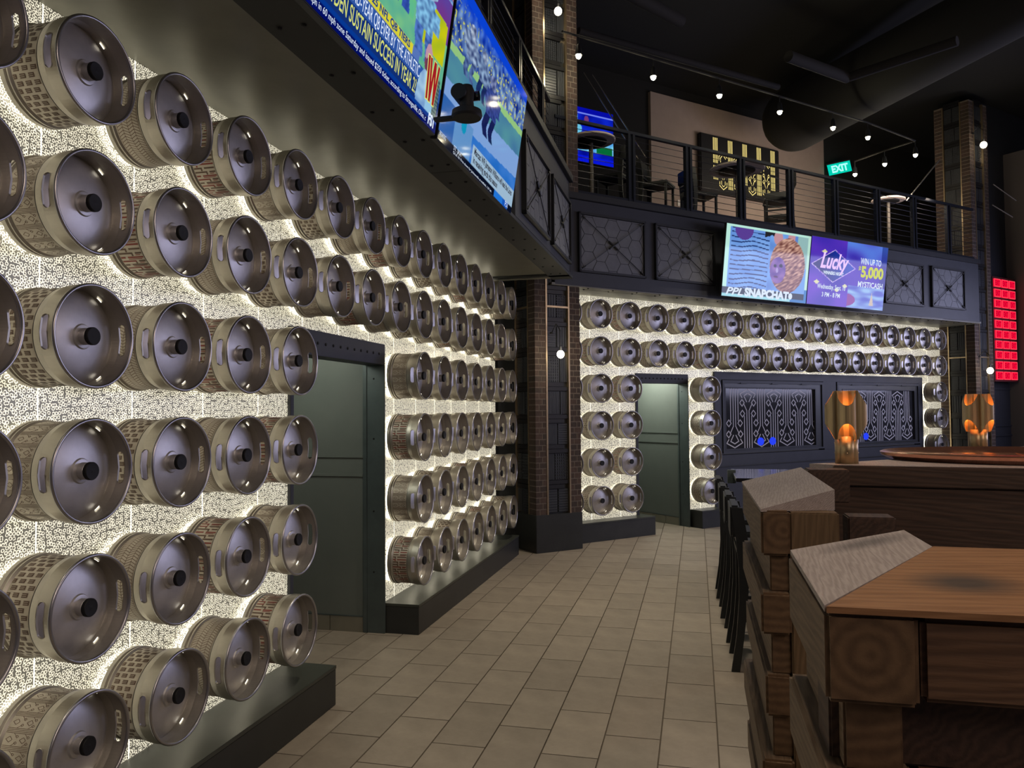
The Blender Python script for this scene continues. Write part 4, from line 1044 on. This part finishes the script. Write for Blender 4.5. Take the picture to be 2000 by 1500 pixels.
def stool():
    r = empty('bar_chair')
    def leg(pts, w, name='leg'):
        b = B()
        for (a, c) in zip(pts[:-1], pts[1:]): b.tube(a, c, w, 4)
        me = b.mesh(name); o = link(name, me, M_CHAIR, None, r); return o
    def bent(side):
        y = side * 0.205; prof = [(-0.050, 0.0), (-0.015, 0.25), (0.012, 0.50), (0.022, 0.72), (0.012, 0.92), (-0.020, 1.135)]
        wid = [0.044, 0.040, 0.046, 0.056, 0.062, 0.060]; b = B()
        for k in range(len(prof) - 1):
            (x0, z0), (x1, z1) = prof[k], prof[k + 1]; w0, w1 = wid[k], wid[k + 1]; n = len(b.v)
            b.v += [(x0 - w0, y - 0.017, z0), (x0 + w0 * .3, y - 0.017, z0), (x0 + w0 * .3, y + 0.017, z0), (x0 - w0, y + 0.017, z0), (x1 - w1, y - 0.017, z1), (x1 + w1 * .3, y - 0.017, z1), (x1 + w1 * .3, y + 0.017, z1), (x1 - w1, y + 0.017, z1)]
            for f in ((0, 1, 5, 4), (1, 2, 6, 5), (2, 3, 7, 6), (3, 0, 4, 7)): b.f.append(tuple(n + i for i in f)); b.mi.append(0)
            if k == 0: b.f.append((n + 3, n + 2, n + 1, n)); b.mi.append(0)
            if k == len(prof) - 2: b.f.append((n + 4, n + 5, n + 6, n + 7)); b.mi.append(0)
        b.build('back_leg', M_CHAIR, None, r)
    bent(-1); bent(1)
    for s in (-1, 1): B().box(0.375, 0.41, s * 0.19 - 0.018, s * 0.19 + 0.018, 0, 0.70).build('front_leg', M_CHAIR, None, r, bevel=0.003)
    B().box(-0.02, 0.43, -0.215, 0.215, 0.695, 0.755).build('seat', M_CHAIR, None, r, bevel=0.015)
    B().box(-0.085, -0.020, -0.215, 0.215, 0.93, 1.150).build('back_rest', M_CHAIR, None, r, bevel=0.012)
    for z in (0.82, 0.88): B().box(-0.045, -0.015, -0.205, 0.205, z, z + 0.025).build('back_slat', M_CHAIR, None, r)
    B().box(0.38, 0.405, -0.19, 0.19, 0.24, 0.275).build('foot_rail', M_CHAIR, None, r)
    for s in (-1, 1): B().box(0.0, 0.39, s * 0.19 - 0.01, s * 0.19 + 0.01, 0.34, 0.365).build('stretcher', M_CHAIR, None, r)
    return r
st0 = stool(); used = False
def place_stool(x, y, z, rz, label, group):
    global used
    o = st0 if not used else copy_tree(st0); used = True
    o.location = (x, y, z); o.rotation_euler = (0, 0, rz); tag(o, label, 'chair', group)
# local +x of the stool points at the bar counter (bearing 103.5 degrees)
rzb = -R(13.5)
for k, (x, y) in enumerate(((1.655, 5.60), (1.80, 6.26), (1.945, 6.96), (2.095, 7.66))):
    place_stool(x, y, 0, rzb, 'tall black wooden chair at the glossy counter, %s from the timber corner' % ORDN[k], 'chairs along the glossy counter')
for k, (x, y, rz, lb) in enumerate(((1.75, 11.55, 2.6, 'right of the first round table on the upper deck'), (2.15, 12.15, -0.5, 'below the left edge of the beige wall'), (2.95, 12.60, 0.3, 'left of the round table by the neon sign'), (4.75, 12.95, 2.9, 'right of the round table by the neon sign'), (4.9, 14.0, 1.2, 'below the right edge of the neon sign'))):
    place_stool(x, y, H + 2.80, rz, 'dark chair on the upper deck, ' + lb, 'chairs on the upper deck')

# ceiling services
def pipe_px(name, pts, r, m, label, cat):
    b = B(); b.path(pts, r, 12); return tag(b.build(name, m, None, None, True), label, cat)
def ray(x, y):
    return (r2 * (x - 1000) / 1500 + fw - u2 * (y - 750) / 1500)
def at(x, y, d): v = ray(x, y); return Vector((0, 0, H)) + v * (d / v.y)
du = B(); a_, c_ = at(1553, 232, 14.9), at(2100, -60, 9.5); u_ = (c_ - a_).normalized(); du.tube(a_, c_, 0.62, 32, 0.45); du.sphere(tuple(a_), 0.62, 24, 16)
tag(du.build('air_duct', M_DUCT, None, None, True), 'fat round black air duct crossing below the ceiling at right', 'duct')
# the pipes run level under the ceiling
for (p0, p1, r, lb) in (((1215, -20), (1330, 42), 0.07, 'thin grey ceiling pipe above the brick column'), ((1540, 110), (1655, 152), 0.07, 'grey ceiling pipe above the round duct'), ((1660, 150), (1870, 80), 0.06, 'long dark ceiling pipe running up to the right'), ((1130, 60), (1520, 170), 0.04, 'dark conduit above the lamp track')):
    v0, v1 = ray(*p0), ray(*p1); z = 6.15
    pipe_px('ceiling_pipe', [Vector((0, 0, H)) + v0 * (z - H + 0.0) / v0.z, Vector((0, 0, H)) + v1 * (z - H) / v1.z], r, M_PIPE, lb, 'pipe')
for p0, p1, lb in (((1140, 142), (1246, 310), 'thin bright handrail rod nearest the brick column'), ((1157, 146), (1262, 308), 'second thin bright handrail rod, beside the beige wall'), ((1835, 312), (1770, 392), 'thin slanting rod left of the brick column at right'), ((1940, 360), (1985, 392), 'thin slanting rod above the red sign'), ((1938, 400), (1978, 424), 'lower slanting rod above the red sign')):
    dd = 13.5 if p0[0] < 1500 else 14.2
    pipe_px('stair_rod', [at(*p0, dd), at(*p1, dd)], 0.012, M_ROD, lb, 'rod')
lamps = [(1130, 108), (1276, 150), (1405, 186), (1523, 218), (1627, 249), (1695, 268), (1788, 302), (1728, 320), (1670, 340)]
tp = []
for k, (x, y) in enumerate(lamps):
    v = ray(x, y); P = Vector((0, 0, H)) + v * (4.55 / v.z); tp.append(P)
    t = tag(empty('track_lamp', Matrix.Translation(P)), 'small bright ceiling lamp on the track, %s from the brick column' % ORDN[k], 'lamp', 'track lamps under the black ceiling')
    B().lathe([(0.020, 0.14), (0.030, 0.12), (0.045, 0.02), (0.047, 0.0)], 16).build('shade', M_BLACKM, None, t, True)
    B().sphere((0, 0, -0.005), 0.036, 12, 8, (1, 1, 1.2)).build('bulb', G_TRACK, None, t, True)
    B().tube((0, 0, 0.13), (0, 0, 0.24), 0.008, 8).build('stem', M_BLACKM, None, t)
    point('track_lamp_glow', P - Vector((0, 0, 0.12)), 6, (1, 0.88, 0.6), 0.04)
up = Vector((0, 0, 0.25))
tag(B().path([tp[0] - (tp[1] - tp[0]) * 0.2 + up, tp[4] + up], 0.016, 6).path([tp[4] + up, tp[5] + up, tp[6] + up], 0.016, 6).path([tp[6] + up, tp[7] + up, tp[8] + up], 0.016, 6).build('lamp_track', M_PIPE), 'thin dark track carrying the row of ceiling lamps', 'track')

# globe sconces on the columns
def globe(P, r, n, label, back):
    t = tag(empty('globe_lamp', Matrix.Translation(P)), label, 'lamp', 'globe lamps on the brick columns')
    B().sphere((0, 0, 0), r, 20, 14, (1, 1, 1.08)).build('globe', G_GLOBE, None, t, True)
    B().tube((0, 0, r * 0.9), (0, 0, r + 0.05), 0.018, 10).build('socket', M_BLACKM, None, t)
    b = B(); pts = [Vector((0, 0, r + 0.04)), Vector((0, 0, 0.30)), Vector(back) * 0.5 + Vector((0, 0, 0.40)), Vector(back) + Vector((0, 0, 0.30))]; b.path(pts, 0.006, 6)
    b.build('cord', M_BLACKM, None, t)
    B().lathe([(0.0, 0), (0.03, 0), (0.03, 0.02), (0, 0.02)], 12, 'z', tuple(Vector(back) + Vector((0, 0, 0.28)))).build('hook', M_BLACKM, None, t)
for (x, y, d, r, lb, F) in ((1090, 22, 9.80, 0.050, 'white globe lamp high on the near brick column', FC1), (1095, 692, 9.75, 0.048, 'white globe lamp low on the near brick column', FC1), (1921, 283, 15.10, 0.062, 'white globe lamp high on the brick column at right', F2), (1934, 724, 15.13, 0.060, 'white globe lamp low on the brick column at right, beside the red sign', F2)):
    back = rot(F) @ Vector((0, 1, 0)) * 0.20; P = at(x, y, d)
    globe(P, r, F, lb, back); point('globe_lamp_glow', P - rot(F) @ Vector((0, 1, 0)) * 0.10, 5, (1, 0.85, 0.6), 0.05)

# red sign of thirty small EXIT boxes on the right wall
rs = tag(empty('red_sign', F2 @ Matrix.Translation((9.93, -0.40, H + 0.53))), 'red sign of thirty small lit exit boxes beside the brick column at right', 'sign')
B().box(-0.02, 0.92, 0.02, 0.20, -0.02, 2.14).build('backboard', mat('sign_backboard_maroon', (0.07, 0.012, 0.016), 0.5), None, rs)
for i in range(3):
    for j in range(10):
        x, z = 0.02 + i * 0.300, 0.02 + j * 0.212
        bx = B().box(x, x + 0.245, 0.0, 0.02, z, z + 0.165).build('exit_box', G_RED, None, rs)
        fr = B()
        for q in ((x, x + 0.245, z + 0.153, z + 0.165), (x, x + 0.245, z, z + 0.012), (x, x + 0.014, z, z + 0.165), (x + 0.233, x + 0.245, z, z + 0.165)): fr.box(q[0], q[1], -0.004, 0.0, q[2], q[3])
        fr.build('box_edge', G_PINK, None, bx)
        text('EXIT', x + 0.028, z + 0.035, 0.095, I4, G_REDD, bx, -0.003, 0.190, bold=0.002)

# ------------------------------------------------------------------ timber bars (frame FB: x along, -y right)
def bb(x0, x1, p0, p1, z0, z1, name, m, par, bev=0.006, endm=None):
    o = B().box(x0, x1, -p1, -p0, H + z0, H + z1).build(name, [m] + ([endm] if endm else []), None, par, bevel=bev)
    if endm:
        for p in o.data.polygons:
            if abs(p.normal.x) > 0.9: p.material_index = 1
    return o
def timber_stack(par, x0, x1, pA, pB, px0, px1, infA, infB, infx0, top0=-0.313):
    z = top0; k = 0
    while z > -H + 0.02:
        hh = 0.137 if k == 0 else 0.125; zb_ = max(-H, z - hh)
        dx = (0.0, -0.004, 0.006, -0.008, 0.003, -0.005, 0.004)[k % 7]
        bb(x0 + dx, x1, pA + dx, pB, zb_, z, 'beam', WD['side'], par, 0.007, WD['end'])
        z2 = top0 - 0.249 * (k + 1)
        if zb_ > z2 and zb_ > -H + 0.02: bb(infx0, x1 - 0.02, infA, infB, max(-H, z2), zb_, 'infill_beam', WD['side'], par, 0.004, WD['end'])
        z = z2; k += 1
def wpt(p): q = FB.inverted() @ Vector((p[0], p[1], 0)); return (q.x, q.y)
near = tag(empty('timber_bar', FB), 'stacked timber bar corner nearest the camera with an orange-brown slanted top', 'bar')
timber_stack(near, 1.267, 1.745, 0.186, 0.318, 0, 0, 0.215, 0.300, 1.30)
# slanted caps: left side piece and front piece meet in a mitre
def cap_piece(par, pts, zlow, name, m):
    """pts: (along, perp, ztop)"""
    poly = [(a, -p) for a, p, z in pts]; o = B().prism(poly, H + zlow, 0, [H + z for a, p, z in pts]).build(name, m, None, par); return o
cap_piece(near, [(1.745, 0.190, -0.303), (1.267, 0.186, -0.303), (1.535, 0.410, -0.252), (1.730, 0.410, -0.252)], -0.313, 'side_cap', WD['grey'])
cap_piece(near, [(1.262, 0.188, -0.303), (1.262, 2.2, -0.303), (1.537, 2.2, -0.252), (1.537, 0.412, -0.252)], -0.313, 'front_cap', WD['orange'])
z = -0.316; k = 0
while z > -H + 0.1:
    o = bb(1.268 + 0.006, 1.400, 0.322, 2.2, z - 0.127, z, 'front_beam', WD['face'], near, 0.008)
    if k > 0: bb(1.34, 1.46, 0.20, 2.2, z, z + 0.122, 'infill_beam', WD['board'], near, 0.004)
    z -= 0.249; k += 1
bb(1.44, 1.50, 0.25, 2.2, -H, -0.32, 'inner_board', WD['board'], near, 0.003)

far = tag(empty('timber_bar', FB), 'second stacked timber bar with a weathered grey slanted cap, copper basin behind', 'bar')
timber_stack(far, 2.476, 3.44, 0.186, 0.270, 0, 0, 0.212, 0.270, 2.50)
cap_piece(far, [(3.401, 0.181, -0.309), (2.476, 0.186, -0.309), (2.560, 0.412, -0.254), (3.50, 0.430, -0.254)], -0.317, 'side_cap', WD['grey'])
bb(2.485, 2.560, 0.271, 0.412, -H, -0.318, 'post', WD['post'], far, 0.004)
bb(2.62, 2.72, 0.46, 0.60, -H, -0.345, 'inner_post', WD['board'], far, 0.004)
tabpts = [(1.36, 3.53), (1.45, 3.43), (2.11, 3.185), (3.6, 2.63), (4.6, 4.4), (3.3, 4.95), (2.95, 4.66), (2.42, 4.10), (1.94, 3.83), (1.56, 3.60)]
tb = B(); tb.prism([wpt(p) for p in tabpts], H - 0.285, H - 0.255); tb.build('table_top', WD['grey'], None, far)
# board wall under the front edge of the table
fa, fb_ = Vector((1.43, 3.435, 0)), Vector((3.6, 2.63, 0)); dr = (fb_ - fa).normalized(); azb = math.atan2(dr.x, dr.y)
FW = FB.inverted() @ frame(fa, azb); Lw = (fb_ - fa).length
for z0_, z1_, dy, nm in ((-0.345, -0.257, -0.012, 'rim_board'), (-0.635, -0.348, 0.0, 'wall_board'), (-0.93, -0.638, 0.0, 'wall_board'), (-1.23, -0.933, 0.0, 'wall_board'), (-1.53, -1.233, 0.0, 'wall_board'), (-H, -1.533, 0.0, 'wall_board')):
    o = B().box(0, Lw, dy, 0.05, H + z0_, H + z1_).build(nm, WD['board'], FW, far, bevel=0.004)
bb(3.47, 3.60, 0.455, 0.62, -0.40, -0.262, 'corner_beam', WD['board'], far, 0.005)

# copper basin on the table
bs = tag(empty('copper_basin', Matrix.Translation((2.50, 3.68, H - 0.255)) @ Matrix.Rotation(R(-14), 4, 'Z')), 'wide shallow hammered copper basin set in the timber table', 'basin')
b = B(); b.lathe([(0.64, 0.0), (0.675, 0.020), (0.680, 0.034), (0.665, 0.040), (0.648, 0.034), (0.60, 0.012), (0.50, 0.005), (0.30, 0.0035), (0.0, 0.004)], 64)
b.v = [(x, y * 0.72, max(z, 0.002)) for x, y, z in b.v]; b.build('bowl', M_COPPER, None, bs, True)
for k in range(10):
    a = 2 * pi * k / 10 + 0.2; B().prism([(0.30 * cos(a), 0.216 * sin(a)), (0.60 * cos(a - 0.02), 0.43 * sin(a - 0.02)), (0.60 * cos(a + 0.02), 0.43 * sin(a + 0.02))], 0.003, 0.010).build('seam', M_COPPER, None, bs)

# brass tube lamps
def tube_lamp(P, s, rz, label):
    """cluster of vertical brass tubes with slanted open ends around a narrower stem"""
    t = tag(empty('brass_lamp', Matrix.Translation(P) @ Matrix.Rotation(rz, 4, 'Z') @ Matrix.Scale(s, 4)), label, 'lamp', 'brass tube lamps')
    N = 32; rt = 0.0405; rc = 0.050
    for k in range(4):
        a = pi / 2 * k + pi / 4; cx, cy = rc * cos(a), rc * sin(a)
        def zc(th, top):
            f = max(0.0, cos(th - a)) ** 0.9
            return (0.335 - 0.068 * f) if top else (0.112 + 0.072 * f)
        root = None
        for shell, m, nm in ((0, M_LAMP, 'shade_tube'), (1, M_LAMPIN, 'inner_tube')):
            b = B(); r = rt - shell * 0.0012
            ring = [[(cx + r * cos(2 * pi * i / N), cy + r * sin(2 * pi * i / N), zc(2 * pi * i / N, j)) for i in range(N)] for j in (0, 1)]
            for i in range(N):
                j = (i + 1) % N; f = [ring[0][i], ring[0][j], ring[1][j], ring[1][i]]; b.quad(*(f if shell == 0 else f[::-1]))
            o = b.build(nm, m, None, root or t, 2); root = root or o
        B().sphere((cx, cy, 0.218), 0.009, 10, 8, (1, 1, 1.6)).build('bulb', G_AMBER, None, t, True)
        sx, sy = 0.017 * cos(a), 0.017 * sin(a)
        B().tube((sx, sy, 0.0), (sx, sy, 0.125), 0.033, 24).build('stem', M_LAMP, None, t, 2)
        for z in (0.05, 0.095): B().sphere((sx + 0.033 * cos(a), sy + 0.033 * sin(a), z), 0.0024, 6, 4).build('rivet', M_BRASS, None, t)
    return t
P = at(1654, 908, 3.52); P.z = H - 0.255; tube_lamp(P, 0.99, R(-65), 'brass tube lamp on the timber table, in front of the etched windows')
P = at(1912, 887, 4.46); P.z = H - 0.255; tube_lamp(P, 0.98, R(-22), 'brass tube lamp behind the copper basin, below the brick column at right')

# glossy counter beyond the chairs
ct = tag(empty('bar_counter', FB), 'long black glossy counter behind the timber bars', 'counter')
bb(8.28, 9.56, 0.385, 1.5, -0.76, -0.72, 'counter_top', M_COUNTER, ct, 0.004)
bb(5.2, 8.28, 0.86, 1.5, -0.76, -0.72, 'counter_top', M_COUNTER, ct, 0.004)
bb(5.3, 9.50, 0.95, 1.45, -H, -0.76, 'counter_body', M_NAVY, ct, 0.004)
bb(9.10, 9.16, 0.33, 0.42, -0.85, -0.70, 'end_rail', M_TEAL, ct, 0.003)

# fit text widths
bpy.context.view_layer.update()
for o, w in FITS:
    bx = [v[0] for v in o.bound_box]; ww = max(bx) - min(bx)
    if ww > 0: o.matrix_local = o.matrix_local @ Matrix.Scale(w / ww, 4, (1, 0, 0))

bpy.context.view_layer.update(); dg = bpy.context.evaluated_depsgraph_get()
for o in [x for x in bpy.data.objects if x.type == 'FONT']:
    me = bpy.data.meshes.new_from_object(o.evaluated_get(dg)); n = bpy.data.objects.new('lettering', me); COL.objects.link(n)
    n.parent = o.parent; n.matrix_local = o.matrix_local.copy(); bpy.data.objects.remove(o)
